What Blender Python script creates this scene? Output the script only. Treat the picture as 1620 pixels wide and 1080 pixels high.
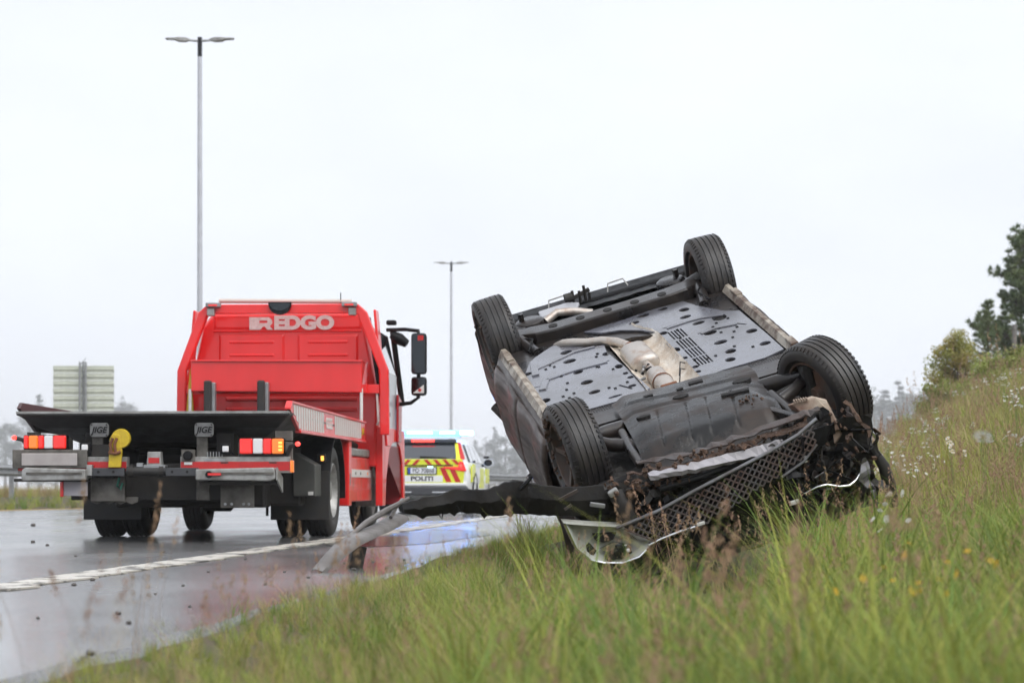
import bpy, bmesh, math, random
import numpy as np
from mathutils import Vector, Matrix, Euler, noise
from mathutils.geometry import delaunay_2d_cdt

for o in list(bpy.data.objects): bpy.data.objects.remove(o)
R = math.radians
S = bpy.context.scene
C = S.collection
rng = random.Random(7)

# ---------------------------------------------------------------- camera, sky, sun, exposure
CAM_Z = 0.5
cam = bpy.data.cameras.new('camera'); camo = bpy.data.objects.new('camera', cam); C.objects.link(camo)
camo.location = (0, 0, CAM_Z); camo.rotation_euler = (R(90), 0, 0)
cam.sensor_width = 36; cam.lens = 88.9; cam.shift_y = 0.1432
cam.clip_start = 0.1; cam.clip_end = 5000
cam.dof.use_dof = True; cam.dof.focus_distance = 17.5; cam.dof.aperture_fstop = 4.8
S.camera = camo
W = bpy.data.worlds.new('World'); S.world = W; W.use_nodes = True
nt = W.node_tree; nt.nodes.clear()
SUN_EL, SUN_AZ = 52, 140
sky = nt.nodes.new('ShaderNodeTexSky'); sky.sky_type = 'NISHITA'; sky.sun_disc = False
sky.sun_elevation = R(SUN_EL); sky.sun_rotation = R(SUN_AZ); sky.air_density = 1.0; sky.dust_density = 4.0
b1 = nt.nodes.new('ShaderNodeBackground'); b1.inputs['Strength'].default_value = 0.06
nt.links.new(sky.outputs[0], b1.inputs['Color'])
b2 = nt.nodes.new('ShaderNodeBackground'); b2.inputs['Color'].default_value = (0.885, 0.925, 1.0, 1); b2.inputs['Strength'].default_value = 0.535
mx = nt.nodes.new('ShaderNodeMixShader'); mx.inputs[0].default_value = 0.94      # cloud deck covering nearly all of the sky
nt.links.new(b1.outputs[0], mx.inputs[1]); nt.links.new(b2.outputs[0], mx.inputs[2])
tcw = nt.nodes.new('ShaderNodeTexCoord'); nzw = nt.nodes.new('ShaderNodeTexNoise'); nzw.inputs['Scale'].default_value = 5.0; nzw.inputs['Detail'].default_value = 5     # faint cloud tone
mpw = nt.nodes.new('ShaderNodeMapping'); mpw.inputs['Scale'].default_value = (1, 1, 2.6); nt.links.new(tcw.outputs['Generated'], mpw.inputs[0]); nt.links.new(mpw.outputs[0], nzw.inputs['Vector'])
mrw = nt.nodes.new('ShaderNodeMapRange'); mrw.inputs[1].default_value = 0.3; mrw.inputs[2].default_value = 0.7; mrw.inputs[3].default_value = 0.55; mrw.inputs[4].default_value = 0.605
nt.links.new(nzw.outputs['Fac'], mrw.inputs[0]); nt.links.new(mrw.outputs[0], b2.inputs['Strength'])
wo = nt.nodes.new('ShaderNodeOutputWorld'); nt.links.new(mx.outputs[0], wo.inputs['Surface'])
sl = bpy.data.lights.new('sun', 'SUN'); sl.energy = 1.4; sl.angle = R(60); sl.color = (1, 0.97, 0.93)
so = bpy.data.objects.new('sun', sl); C.objects.link(so)
so.rotation_euler = (R(90 - SUN_EL), 0, R(180 - SUN_AZ)); so.location = (0, 0, 40)
S.view_settings.view_transform = 'Standard'; S.view_settings.look = 'None'
S.view_settings.exposure = 1.0; S.view_settings.gamma = 1
S.render.engine = 'CYCLES'; S.cycles.use_denoising = True
S.cycles.max_bounces = 6; S.cycles.diffuse_bounces = 3; S.cycles.glossy_bounces = 3; S.cycles.volume_bounces = 1; S.cycles.use_adaptive_sampling = True; S.cycles.adaptive_threshold = 0.03; S.cycles.transparent_max_bounces = 12
S.cycles.caustics_reflective = False; S.cycles.caustics_refractive = False

# ---------------------------------------------------------------- mesh helpers
class MB:
    def __init__(s): s.v = []; s.f = []
    def add(s, vs, fs, M=None):
        n = len(s.v)
        s.v += [tuple(M @ Vector(p)) for p in vs] if M is not None else [tuple(p) for p in vs]
        s.f += [tuple(i + n for i in f) for f in fs]
        return s
    def box(s, c, d, rot=None, top=None):
        x, y, z = d[0] / 2, d[1] / 2, d[2] / 2
        t = top or (1, 1)
        vs = [(-x, -y, -z), (x, -y, -z), (x, y, -z), (-x, y, -z), (-x * t[0], -y * t[1], z), (x * t[0], -y * t[1], z), (x * t[0], y * t[1], z), (-x * t[0], y * t[1], z)]
        M = Matrix.Translation(c)
        if rot: M = M @ Euler([R(a) for a in rot]).to_matrix().to_4x4()
        return s.add(vs, [(0, 3, 2, 1), (4, 5, 6, 7), (0, 1, 5, 4), (1, 2, 6, 5), (2, 3, 7, 6), (3, 0, 4, 7)], M)
    def prism(s, pts, a, b, axis='y', M=None):
        n = len(pts)
        def P(p, t): return {'x': (t, p[0], p[1]), 'y': (p[0], t, p[1]), 'z': (p[0], p[1], t)}[axis]
        return s.add([P(p, a) for p in pts] + [P(p, b) for p in pts], [tuple(range(n - 1, -1, -1)), tuple(range(n, 2 * n))] + [(i, (i + 1) % n, n + (i + 1) % n, n + i) for i in range(n)], M)
    def tube(s, path, r, n=8, caps=True):
        path = [Vector(p) for p in path]; k = len(path)
        rs = r if isinstance(r, (list, tuple)) else [r] * k
        vs = []; fs = []; up = None
        for i, p in enumerate(path):
            t = (path[min(i + 1, k - 1)] - path[max(i - 1, 0)]).normalized()
            if up is None: up = Vector((0, 0, 1)) if abs(t.z) < 0.9 else Vector((1, 0, 0))
            a = t.cross(up).normalized(); b = a.cross(t).normalized(); up = b
            for j in range(n):
                w = 2 * math.pi * j / n
                vs.append(p + (a * math.cos(w) + b * math.sin(w)) * rs[i])
        for i in range(k - 1):
            for j in range(n):
                fs.append((i * n + j, i * n + (j + 1) % n, (i + 1) * n + (j + 1) % n, (i + 1) * n + j))
        if caps: fs += [tuple(range(n - 1, -1, -1)), tuple(range((k - 1) * n, k * n))]
        return s.add(vs, fs)
    def lathe(s, prof, n=32, axis='x', c=(0, 0, 0)):
        vs = []; fs = []; k = len(prof)
        for i in range(n):
            w = 2 * math.pi * i / n
            for (a, r) in prof:
                q = {'x': (a, r * math.cos(w), r * math.sin(w)), 'y': (r * math.cos(w), a, r * math.sin(w)), 'z': (r * math.cos(w), r * math.sin(w), a)}[axis]
                vs.append((q[0] + c[0], q[1] + c[1], q[2] + c[2]))
        for i in range(n):
            for j in range(k - 1):
                fs.append((i * k + j, i * k + j + 1, ((i + 1) % n) * k + j + 1, ((i + 1) % n) * k + j))
        return s.add(vs, fs)
    def loft(s, secs, closed=True, caps=True):
        n = len(secs[0]); fs = []
        for i in range(len(secs) - 1):
            for j in range(n if closed else n - 1):
                fs.append((i * n + j, i * n + (j + 1) % n, (i + 1) * n + (j + 1) % n, (i + 1) * n + j))
        if caps and closed: fs += [tuple(range(n - 1, -1, -1)), tuple(range((len(secs) - 1) * n, len(secs) * n))]
        return s.add([p for q in secs for p in q], fs)
    def grid(s, nx, ny, fn):
        vs = [fn(i / nx, j / ny) for j in range(ny + 1) for i in range(nx + 1)]
        return s.add(vs, [(j * (nx + 1) + i, j * (nx + 1) + i + 1, (j + 1) * (nx + 1) + i + 1, (j + 1) * (nx + 1) + i) for j in range(ny) for i in range(nx)])
    def plate(s, outer, holes, z0, z1, axis='z'):
        """flat plate with real holes cut through it"""
        pts = [Vector(p) for p in outer]; edges = []
        n = len(pts); edges += [(i, (i + 1) % n) for i in range(n)]
        for h in holes:
            k = len(pts); pts += [Vector(p) for p in h]; m = len(h)
            edges += [(k + i, k + (i + 1) % m) for i in range(m)]
        vo, eo, fo, *_ = delaunay_2d_cdt(pts, edges, [], 0, 1e-6)
        def inside(p, poly):
            r = False; j = len(poly) - 1
            for i in range(len(poly)):
                a, b = poly[i], poly[j]
                if (a[1] > p.y) != (b[1] > p.y) and p.x < (b[0] - a[0]) * (p.y - a[1]) / (b[1] - a[1]) + a[0]: r = not r
                j = i
            return r
        keep = []
        for f in fo:
            c = sum((vo[i] for i in f), Vector((0, 0))) / len(f)
            if inside(c, outer) and not any(inside(c, h) for h in holes): keep.append(tuple(f))
        cnt = {}
        for f in keep:
            for i in range(len(f)):
                e = (f[i], f[(i + 1) % len(f)]); cnt[e] = 1
        bnd = [e for e in cnt if (e[1], e[0]) not in cnt]
        m = len(vo)
        def P(p, t): return {'x': (t, p[0], p[1]), 'y': (p[0], t, p[1]), 'z': (p[0], p[1], t)}[axis]
        vs = [P(p, z0) for p in vo] + [P(p, z1) for p in vo]
        fs = keep + [tuple(i + m for i in reversed(f)) for f in keep] + [(b, a, a + m, b + m) for a, b in bnd]
        return s.add(vs, fs)
    def build(s, name, mat, parent=None, smooth=None, bevel=0, recalc=True, seg=2, loc=None):
        me = bpy.data.meshes.new(name); me.from_pydata(s.v, [], s.f); me.materials.append(mat)
        if recalc:
            bm = bmesh.new(); bm.from_mesh(me); bmesh.ops.recalc_face_normals(bm, faces=bm.faces); bm.to_mesh(me); bm.free()
        o = bpy.data.objects.new(name, me); C.objects.link(o)
        if smooth is not None:
            me.polygons.foreach_set('use_smooth', [True] * len(me.polygons)); me.set_sharp_from_angle(angle=R(smooth))
        if bevel:
            m = o.modifiers.new('bevel', 'BEVEL'); m.width = bevel; m.segments = seg; m.limit_method = 'ANGLE'; m.angle_limit = R(35)
        if parent: o.parent = parent
        if loc: o.location = loc
        return o

def box(name, mat, parent, c, d, bevel=0.004, rot=None, top=None):
    return MB().box(c, d, rot, top).build(name, mat, parent, bevel=bevel, recalc=False)
def tube(name, mat, parent, path, r, n=10):
    return MB().tube(path, r, n).build(name, mat, parent, smooth=40)
def ell(cx, cy, a, b, n=14, rot=0):
    co, si = math.cos(rot), math.sin(rot)
    return [(cx + a * math.cos(t) * co - b * math.sin(t) * si, cy + a * math.cos(t) * si + b * math.sin(t) * co) for t in [2 * math.pi * i / n for i in range(n)]]
def slot(path, w):
    """thin polygon round a 2-D polyline"""
    L = []; Rr = []
    for i, p in enumerate(path):
        a = Vector(path[max(i - 1, 0)]); b = Vector(path[min(i + 1, len(path) - 1)])
        t = (b - a).normalized(); n = Vector((-t.y, t.x)) * w / 2; p = Vector(p)
        L.append(tuple(p + n)); Rr.append(tuple(p - n))
    return L + Rr[::-1]
def empty(name, loc=(0, 0, 0), rz=0):
    o = bpy.data.objects.new(name, None); C.objects.link(o); o.location = loc; o.rotation_euler = (0, 0, rz); o.empty_display_size = 0.2
    return o
def tag(o, label, cat, group=None):
    o['label'] = label; o['category'] = cat
    if group: o['group'] = group
    return o
def kind(o, k): o['kind'] = k; return o
def copy_tree(o, parent=None):
    c = o.copy(); C.objects.link(c); c.parent = parent
    for ch in list(o.children): copy_tree(ch, c)
    return c
def text(name, s, size, mat, parent, loc, rot=(90, 0, 0), off=0.0, sx=1.0, shear=0, ext=0.002, space=1.0):
    cu = bpy.data.curves.new(name, 'FONT'); cu.body = s; cu.size = size; cu.align_x = 'CENTER'; cu.align_y = 'CENTER'
    cu.offset = off; cu.extrude = ext; cu.shear = shear; cu.space_character = space; cu.materials.append(mat)
    tmp = bpy.data.objects.new(name, cu); me = bpy.data.meshes.new_from_object(tmp); bpy.data.objects.remove(tmp)
    o = bpy.data.objects.new(name, me); C.objects.link(o); o.location = loc; o.rotation_euler = [R(a) for a in rot]; o.scale = (sx, 1, 1)
    o.parent = parent
    return o

# ---------------------------------------------------------------- materials
def mat(name, col, col2=None, scale=6, rough=0.5, rough2=None, metal=0, coat=0, bump=0, bscale=None, spec=0.5, detail=6, contrast=(0.35, 0.65), emit=None, estr=0, transl=0, rand=0, coat_r=0.05, stretch=None):
    m = bpy.data.materials.new(name); m.use_nodes = True; t = m.node_tree; N = t.nodes; L = t.links
    b = N['Principled BSDF']
    b.inputs['Roughness'].default_value = rough; b.inputs['Metallic'].default_value = metal
    b.inputs['Coat Weight'].default_value = coat; b.inputs['Coat Roughness'].default_value = coat_r; b.inputs['Specular IOR Level'].default_value = spec
    b.inputs['Base Color'].default_value = (*col, 1)
    if emit: b.inputs['Emission Color'].default_value = (*emit, 1); b.inputs['Emission Strength'].default_value = estr
    if col2 is not None or bump or rough2 is not None or rand:
        tc = N.new('ShaderNodeTexCoord'); nz = N.new('ShaderNodeTexNoise'); nz.inputs['Scale'].default_value = scale; nz.inputs['Detail'].default_value = detail
        nz.inputs['Roughness'].default_value = 0.62
        if stretch:
            mp = N.new('ShaderNodeMapping'); mp.inputs['Scale'].default_value = stretch; L.new(tc.outputs['Object'], mp.inputs[0]); L.new(mp.outputs[0], nz.inputs['Vector'])
        else: L.new(tc.outputs['Object'], nz.inputs['Vector'])
        rp = N.new('ShaderNodeMapRange'); rp.inputs[1].default_value = contrast[0]; rp.inputs[2].default_value = contrast[1]
        L.new(nz.outputs['Fac'], rp.inputs[0])
        src = None
        if col2 is not None:
            mix = N.new('ShaderNodeMix'); mix.data_type = 'RGBA'; mix.inputs[6].default_value = (*col, 1); mix.inputs[7].default_value = (*col2, 1)
            L.new(rp.outputs[0], mix.inputs[0]); src = mix.outputs[2]
        if rand:
            oi = N.new('ShaderNodeObjectInfo'); hs = N.new('ShaderNodeHueSaturation')
            r1 = N.new('ShaderNodeMapRange'); r1.inputs[3].default_value = 1 - rand; r1.inputs[4].default_value = 1 + rand
            r2 = N.new('ShaderNodeMapRange'); r2.inputs[3].default_value = 0.5 - rand * 0.08; r2.inputs[4].default_value = 0.5 + rand * 0.06
            ml = N.new('ShaderNodeMath'); ml.operation = 'MULTIPLY'; ml.inputs[1].default_value = 7.31
            fr = N.new('ShaderNodeMath'); fr.operation = 'FRACT'
            L.new(oi.outputs['Random'], r1.inputs[0]); L.new(oi.outputs['Random'], ml.inputs[0]); L.new(ml.outputs[0], fr.inputs[0]); L.new(fr.outputs[0], r2.inputs[0])
            L.new(r1.outputs[0], hs.inputs['Value']); L.new(r2.outputs[0], hs.inputs['Hue'])
            if src is not None: L.new(src, hs.inputs['Color'])
            else: hs.inputs['Color'].default_value = (*col, 1)
            src = hs.outputs[0]
        if src is not None: L.new(src, b.inputs['Base Color'])
        if rough2 is not None:
            rr = N.new('ShaderNodeMapRange'); rr.inputs[3].default_value = rough; rr.inputs[4].default_value = rough2
            L.new(rp.outputs[0], rr.inputs[0]); L.new(rr.outputs[0], b.inputs['Roughness'])
        if bump:
            n2 = N.new('ShaderNodeTexNoise'); n2.inputs['Scale'].default_value = bscale or scale * 3; n2.inputs['Detail'].default_value = 5
            L.new(tc.outputs['Object'], n2.inputs['Vector'])
            bp = N.new('ShaderNodeBump'); bp.inputs['Strength'].default_value = min(1, bump); bp.inputs['Distance'].default_value = 0.02 * max(1, bump)
            L.new(n2.outputs['Fac'], bp.inputs['Height']); L.new(bp.outputs[0], b.inputs['Normal'])
    if transl:
        out = N['Material Output']; tr = N.new('ShaderNodeBsdfTranslucent'); ms = N.new('ShaderNodeMixShader'); ms.inputs[0].default_value = transl
        bc = b.inputs['Base Color']
        if bc.is_linked: L.new(bc.links[0].from_socket, tr.inputs['Color'])
        else: tr.inputs['Color'].default_value = (*col, 1)
        L.new(b.outputs[0], ms.inputs[1]); L.new(tr.outputs[0], ms.inputs[2]); L.new(ms.outputs[0], out.inputs['Surface'])
    return m

RED = mat('red_paint', (0.80, 0.021, 0.021), (0.68, 0.020, 0.019), 1.3, 0.28, 0.50, coat=0.4, bump=0.02, bscale=60, stretch=(4, 4, 0.8), contrast=(0.38, 0.85))
RED_DEEP = mat('red_paint_door', (0.42, 0.008, 0.016), rough=0.35, coat=0.4)
RED_LOW = mat('red_paint_splashed', (0.66, 0.030, 0.022), (0.42, 0.16, 0.12), 5, 0.4, 0.65, coat=0.2, contrast=(0.5, 0.75))
BLACK = mat('black_steel', (0.012, 0.012, 0.013), (0.03, 0.028, 0.026), 7, 0.38, 0.6, bump=0.1, bscale=60)
CHASSIS = mat('road_grimed_chassis', (0.010, 0.009, 0.009), (0.034, 0.030, 0.026), 5, 0.6, 0.85, bump=0.2)
RUBBER = mat('rubber', (0.018, 0.018, 0.019), (0.034, 0.031, 0.028), 9, 0.55, 0.8, bump=0.06, bscale=70)
PLASTIC = mat('black_plastic', (0.005, 0.005, 0.006), rough=0.38, rough2=0.6, scale=12, spec=0.25)
GALV = mat('galvanised_steel', (0.36, 0.37, 0.38), (0.26, 0.265, 0.27), 8, 0.4, 0.6, metal=0.6)
ALU = mat('dull_aluminium', (0.40, 0.40, 0.39), (0.24, 0.235, 0.22), 9, 0.45, 0.65, metal=0.5, bump=0.05)
GRIME_GREY = mat('grimy_grey_plate', (0.15, 0.14, 0.125), (0.06, 0.055, 0.048), 6, 0.6, 0.8, bump=0.1)
WHITE = mat('white_paint', (0.74, 0.74, 0.72), (0.58, 0.57, 0.55), 8, 0.4, 0.55)
WHITE_WET = mat('white_car_paint', (0.76, 0.77, 0.78), rough=0.3, coat=0.5)
YELLOW = mat('yellow_reflective', (0.70, 0.75, 0.03), rough=0.35, coat=0.3)
YEL_HOOK = mat('yellow_strap_paint', (0.62, 0.46, 0.02), (0.5, 0.34, 0.02), 20, 0.5)
RED_REF = mat('red_reflective', (0.55, 0.02, 0.02), (0.45, 0.02, 0.02), 12, 0.35)
LENS_RED = mat('red_lens', (0.6, 0.012, 0.01), rough=0.12, coat=0.6, emit=(1, 0.03, 0.02), estr=0.22)
LENS_LIT = mat('lit_red_lamp', (0.7, 0.02, 0.02), rough=0.15, emit=(1, 0.04, 0.03), estr=2.2)
LENS_ORANGE = mat('orange_lens', (0.72, 0.17, 0.01), rough=0.12, coat=0.6, emit=(1, 0.22, 0.03), estr=0.25)
LENS_AMBER_LIT = mat('lit_amber_lamp', (0.8, 0.3, 0.04), rough=0.2, emit=(1, 0.42, 0.08), estr=1.0)
LENS_WHITE = mat('clear_lens', (0.75, 0.75, 0.76), rough=0.1, coat=0.5)
CHROME = mat('chrome', (0.78, 0.79, 0.80), rough=0.12, metal=1)
GLASS_DARK = mat('dark_glass', (0.02, 0.025, 0.032), rough=0.04, spec=0.9, coat=1)
MIRROR = mat('mirror_glass', (0.05, 0.055, 0.06), rough=0.08, metal=1)  # dark colour painted in for the reflection of trees behind the camera
BLUE_LAMP = mat('lit_blue_beacon', (0.05, 0.25, 0.9), rough=0.2, emit=(0.05, 0.30, 1.0), estr=26)
BLUE_PALE = mat('blue_lamp_cover', (0.3, 0.55, 0.9), rough=0.15, coat=0.5, emit=(0.16, 0.50, 1.0), estr=0.5)
BROWN_CAR = mat('wet_muddy_brown_paint', (0.060, 0.042, 0.035), (0.024, 0.016, 0.013), 2.6, 0.36, 0.7, metal=0.05, coat=0.12, spec=0.35, stretch=(1, 0.7, 5), bump=0.05, bscale=14, contrast=(0.42, 0.68))
UNDER = mat('wet_underbody_plastic', (0.112, 0.116, 0.145), (0.070, 0.070, 0.080), 2.5, 0.20, 0.36, bump=0.02, bscale=7, spec=0.9, coat=0.7, coat_r=0.14)
UNDER_MUD = mat('muddy_undertray', (0.009, 0.0088, 0.0088), (0.040, 0.024, 0.016), 3.2, 0.24, 0.6, bump=0.14, bscale=26, spec=0.36, contrast=(0.46, 0.74))
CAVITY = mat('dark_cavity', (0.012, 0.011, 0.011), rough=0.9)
SUBFRAME = mat('wet_black_subframe', (0.010, 0.010, 0.012), (0.028, 0.021, 0.017), 5, 0.22, 0.42, bump=0.06, spec=0.4, coat=0.15, coat_r=0.15)
SHIELD = mat('heat_shield', (0.76, 0.71, 0.63), (0.52, 0.42, 0.32), 7, 0.42, 0.6, metal=0.2, bump=0.7, bscale=28)
EXHAUST = mat('exhaust_steel', (0.46, 0.42, 0.38), (0.30, 0.17, 0.10), 9, 0.4, 0.6, metal=0.55, bump=0.1, contrast=(0.5, 0.75))
SILL = mat('scuffed_cream_sill', (0.36, 0.32, 0.26), (0.09, 0.056, 0.04), 7, 0.4, 0.7, bump=0.2, contrast=(0.40, 0.62))
MUD = mat('mud_clods', (0.10, 0.055, 0.034), (0.045, 0.027, 0.018), 14, 0.85, bump=0.8, bscale=40)
HEADLAMP = mat('pale_lamp_housing', (0.46, 0.48, 0.44), (0.30, 0.29, 0.25), 8, 0.3, 0.5, coat=0.3)
BARK = mat('bark', (0.10, 0.075, 0.055), (0.05, 0.038, 0.03), 8, 0.9, bump=0.6)

def speckle(m, col, scale=55, lo=0.60, hi=0.66, fac=0.75):
    """splashes of dried dirt over a finished material"""
    t = m.node_tree; N = t.nodes; L = t.links; b = N['Principled BSDF']; s = b.inputs['Base Color']
    tc = N.new('ShaderNodeTexCoord'); n = N.new('ShaderNodeTexNoise'); n.inputs['Scale'].default_value = scale; n.inputs['Detail'].default_value = 3; L.new(tc.outputs['Object'], n.inputs['Vector'])
    n2 = N.new('ShaderNodeTexNoise'); n2.inputs['Scale'].default_value = 3.5; L.new(tc.outputs['Object'], n2.inputs['Vector'])
    ad = N.new('ShaderNodeMath'); ad.operation = 'MULTIPLY_ADD'; ad.inputs[1].default_value = 0.35; L.new(n2.outputs['Fac'], ad.inputs[0]); L.new(n.outputs['Fac'], ad.inputs[2])
    r = N.new('ShaderNodeMapRange'); r.inputs[1].default_value = lo + 0.17; r.inputs[2].default_value = hi + 0.17; r.inputs[4].default_value = fac; L.new(ad.outputs[0], r.inputs[0])
    mx = N.new('ShaderNodeMix'); mx.data_type = 'RGBA'; mx.inputs[7].default_value = (*col, 1); L.new(s.links[0].from_socket, mx.inputs[6]); L.new(r.outputs[0], mx.inputs[0]); L.new(mx.outputs[2], s)
speckle(UNDER, (0.05, 0.045, 0.045), 42, 0.60, 0.65)
speckle(RED, (0.30, 0.06, 0.05), 60, 0.72, 0.80, 0.35)
speckle(BROWN_CAR, (0.16, 0.115, 0.09), 22, 0.66, 0.74, 0.5)
# ---------------------------------------------------------------- the setting
K_BEND = 0.0029
def bend(Y):
    if Y < 45: return 0.0
    if Y < 150: return K_BEND * (Y - 45) ** 2
    return K_BEND * 105 ** 2 + 2 * K_BEND * 105 * (Y - 150)
def road_x(Y): return -3.47 + 0.073 * Y + bend(Y)
def sst(a, b, x):
    t = min(1, max(0, (x - a) / (b - a))); return t * t * (3 - 2 * t)
PU = [1.7, 2.3, 2.9, 3.6, 4.4, 5.3, 7.0, 9.5, 12.0, 14.0, 30.0, 90.0, 400.0]
PZ = [-0.03, -0.10, -0.19, -0.27, -0.20, 0.06, 0.85, 2.3, 3.6, 4.1, 4.6, 4.8, 4.8]
def ground_z(X, Y):
    u = X - road_x(Y)
    if u < -13.2: return -0.04 + 0.30 * sst(-13.2, -15.6, u) - 0.5 * sst(-20, -60, u) + 0.05 * noise.noise((X * 0.4, Y * 0.4, 3))
    if u < 1.62: return -0.045
    w = u + 0.7 * bend(Y)
    z = float(np.interp(w, PU, PZ))
    if z < 0: z *= 1 - 0.62 * sst(8.5, 12.5, Y)
    else: z *= sst(1.7, 6.0, u) if Y > 45 else 1
    z *= 1 - 0.8 * sst(85, 150, Y)
    z += 0.30 * math.exp(-((X - 1.15) ** 2 + (Y - 17.9) ** 2) / 1.1)
    z -= 0.10 * math.exp(-((X - 0.75) ** 2 + (Y - 13.6) ** 2) / 1.6)
    a = sst(1.7, 3.2, u)
    z += a * (0.07 * noise.noise((X * 0.9, Y * 0.9, 0)) + 0.03 * noise.noise((X * 3, Y * 3, 5)))
    return z

def bm_noise_mix(m, N, L, specs, tc_out):
    pass

# ground sheet (soil under the grass)
GROUND = mat('verge_soil_and_moss', (0.075, 0.075, 0.030), (0.085, 0.060, 0.038), 1.3, 0.95, bump=0.6, bscale=18)
us = [-1500, -900, -300, -120, -60, -40, -30, -24, -20, -18, -16, -15, -14, -13.2, -12.8, -8, -3, 0, 1.5, 1.66] + list(np.arange(1.8, 8, 0.15)) + list(np.arange(8, 15, 0.4)) + [16, 18, 22, 30, 45, 80, 150, 400, 900, 1500]
ys = [-6, -3] + list(np.arange(-1, 26, 0.25)) + list(np.arange(26, 60, 1.0)) + list(np.arange(60, 160, 4)) + [170, 190, 220, 260, 320, 400, 600, 1000, 1600]
vs = []; fs = []
for Y in ys:
    for u in us:
        X = road_x(min(Y, 320)) + u
        vs.append((X, Y, ground_z(X, min(Y, 320))))
nu = len(us)
for j in range(len(ys) - 1):
    for i in range(nu - 1): fs.append((j * nu + i, j * nu + i + 1, (j + 1) * nu + i + 1, (j + 1) * nu + i))
g = MB().add(vs, fs).build('ground', GROUND, smooth=60, recalc=False); kind(g, 'structure')

# wet asphalt
def asphalt():
    m = bpy.data.materials.new('wet_asphalt'); m.use_nodes = True; t = m.node_tree; N = t.nodes; L = t.links; b = N['Principled BSDF']
    tc = N.new('ShaderNodeTexCoord')
    def nz(s, d=4, sc=None):
        n = N.new('ShaderNodeTexNoise'); n.inputs['Scale'].default_value = s; n.inputs['Detail'].default_value = d
        if sc:
            mp = N.new('ShaderNodeMapping'); mp.inputs['Scale'].default_value = sc; L.new(tc.outputs['Object'], mp.inputs[0]); L.new(mp.outputs[0], n.inputs['Vector'])
        else: L.new(tc.outputs['Object'], n.inputs['Vector'])
        return n
    big = nz(0.55, 5, (1, 0.35, 1)); agg = nz(60, 3); mid = nz(14, 4)
    mr = N.new('ShaderNodeMapRange'); mr.inputs[1].default_value = 0.35; mr.inputs[2].default_value = 0.68; mr.inputs[3].default_value = 0.11; mr.inputs[4].default_value = 0.30
    L.new(big.outputs['Fac'], mr.inputs[0]); L.new(mr.outputs[0], b.inputs['Roughness'])
    mixc = N.new('ShaderNodeMix'); mixc.data_type = 'RGBA'; mixc.inputs[6].default_value = (0.07, 0.071, 0.073, 1); mixc.inputs[7].default_value = (0.20, 0.198, 0.195, 1)
    r2 = N.new('ShaderNodeMapRange'); r2.inputs[1].default_value = 0.4; r2.inputs[2].default_value = 0.7
    L.new(agg.outputs['Fac'], r2.inputs[0]); L.new(r2.outputs[0], mixc.inputs[0]); L.new(mixc.outputs[2], b.inputs['Base Color'])
    ad = N.new('ShaderNodeMath'); ad.operation = 'ADD'; ml = N.new('ShaderNodeMath'); ml.operation = 'MULTIPLY'; ml.inputs[1].default_value = 0.9
    L.new(mid.outputs['Fac'], ml.inputs[0]); L.new(ml.outputs[0], ad.inputs[0]); L.new(agg.outputs['Fac'], ad.inputs[1])
    bp = N.new('ShaderNodeBump'); bp.inputs['Strength'].default_value = 0.13; bp.inputs['Distance'].default_value = 0.006
    L.new(ad.outputs[0], bp.inputs['Height']); L.new(bp.outputs[0], b.inputs['Normal'])
    b.inputs['Specular IOR Level'].default_value = 0.6
    return m
ASPH = asphalt()
ysr = list(np.arange(-6, 45, 0.5)) + list(np.arange(45, 150, 2.5)) + [150, 170, 200, 250, 320]
mb = MB(); vs = []; fs = []
for Y in ysr:
    e = 1.66 + 0.10 * noise.noise((Y * 0.7, 1, 0)) + 0.06 * noise.noise((Y * 2.3, 4, 0))
    for k, u in enumerate((-13.1, -13.0, -9, -4.5, 0, 0.9, e, e + 0.05)):
        vs.append((road_x(Y) + u, Y, -0.06 if k in (0, 7) else 0.0))
for j in range(len(ysr) - 1):
    for i in range(7): fs.append((j * 8 + i, j * 8 + i + 1, (j + 1) * 8 + i + 1, (j + 1) * 8 + i))
road = mb.add(vs, fs).build('road', ASPH, recalc=False); kind(road, 'structure')

# painted edge lines, worn and ragged, as thin raised thermoplastic
LINE = mat('worn_white_line_paint', (0.54, 0.51, 0.45), (0.13, 0.12, 0.11), 5, 0.35, 0.6, bump=0.35, bscale=30, contrast=(0.50, 0.58), stretch=(1, 0.45, 1))
LINE_Y = mat('worn_yellow_line_paint', (0.62, 0.36, 0.06), (0.45, 0.26, 0.06), 4, 0.45, 0.6)
rl = random.Random(3)
def edge_line(name, u0, w, y0, y1, m, seg=0.42):
    mb = MB(); y = y0
    while y < y1:
        l = seg * (1 if y < 60 else 8)
        a = w * (0.5 + rl.uniform(-0.03, 0.05)); c = w * (0.5 + rl.uniform(-0.22, 0.06))
        s = rl.uniform(0.05, 0.14)
        p = [(road_x(y) + u0 - a, y), (road_x(y) + u0 + c * 0.8, y - s), (road_x(y + l) + u0 + c * 1.12, y + l - s * 1.3), (road_x(y + l) + u0 - a, y + l - 0.012)]
        mb.prism(p, 0.002, 0.009 + rl.uniform(0, 0.003), 'z'); y += l
    return kind(mb.build(name, m, recalc=False), 'structure')
edge_line('road_edge_line', 0, 0.27, 4, 150, LINE)
edge_line('median_edge_line', -12.35, 0.15, 30, 170, LINE_Y, 1.5)

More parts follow.
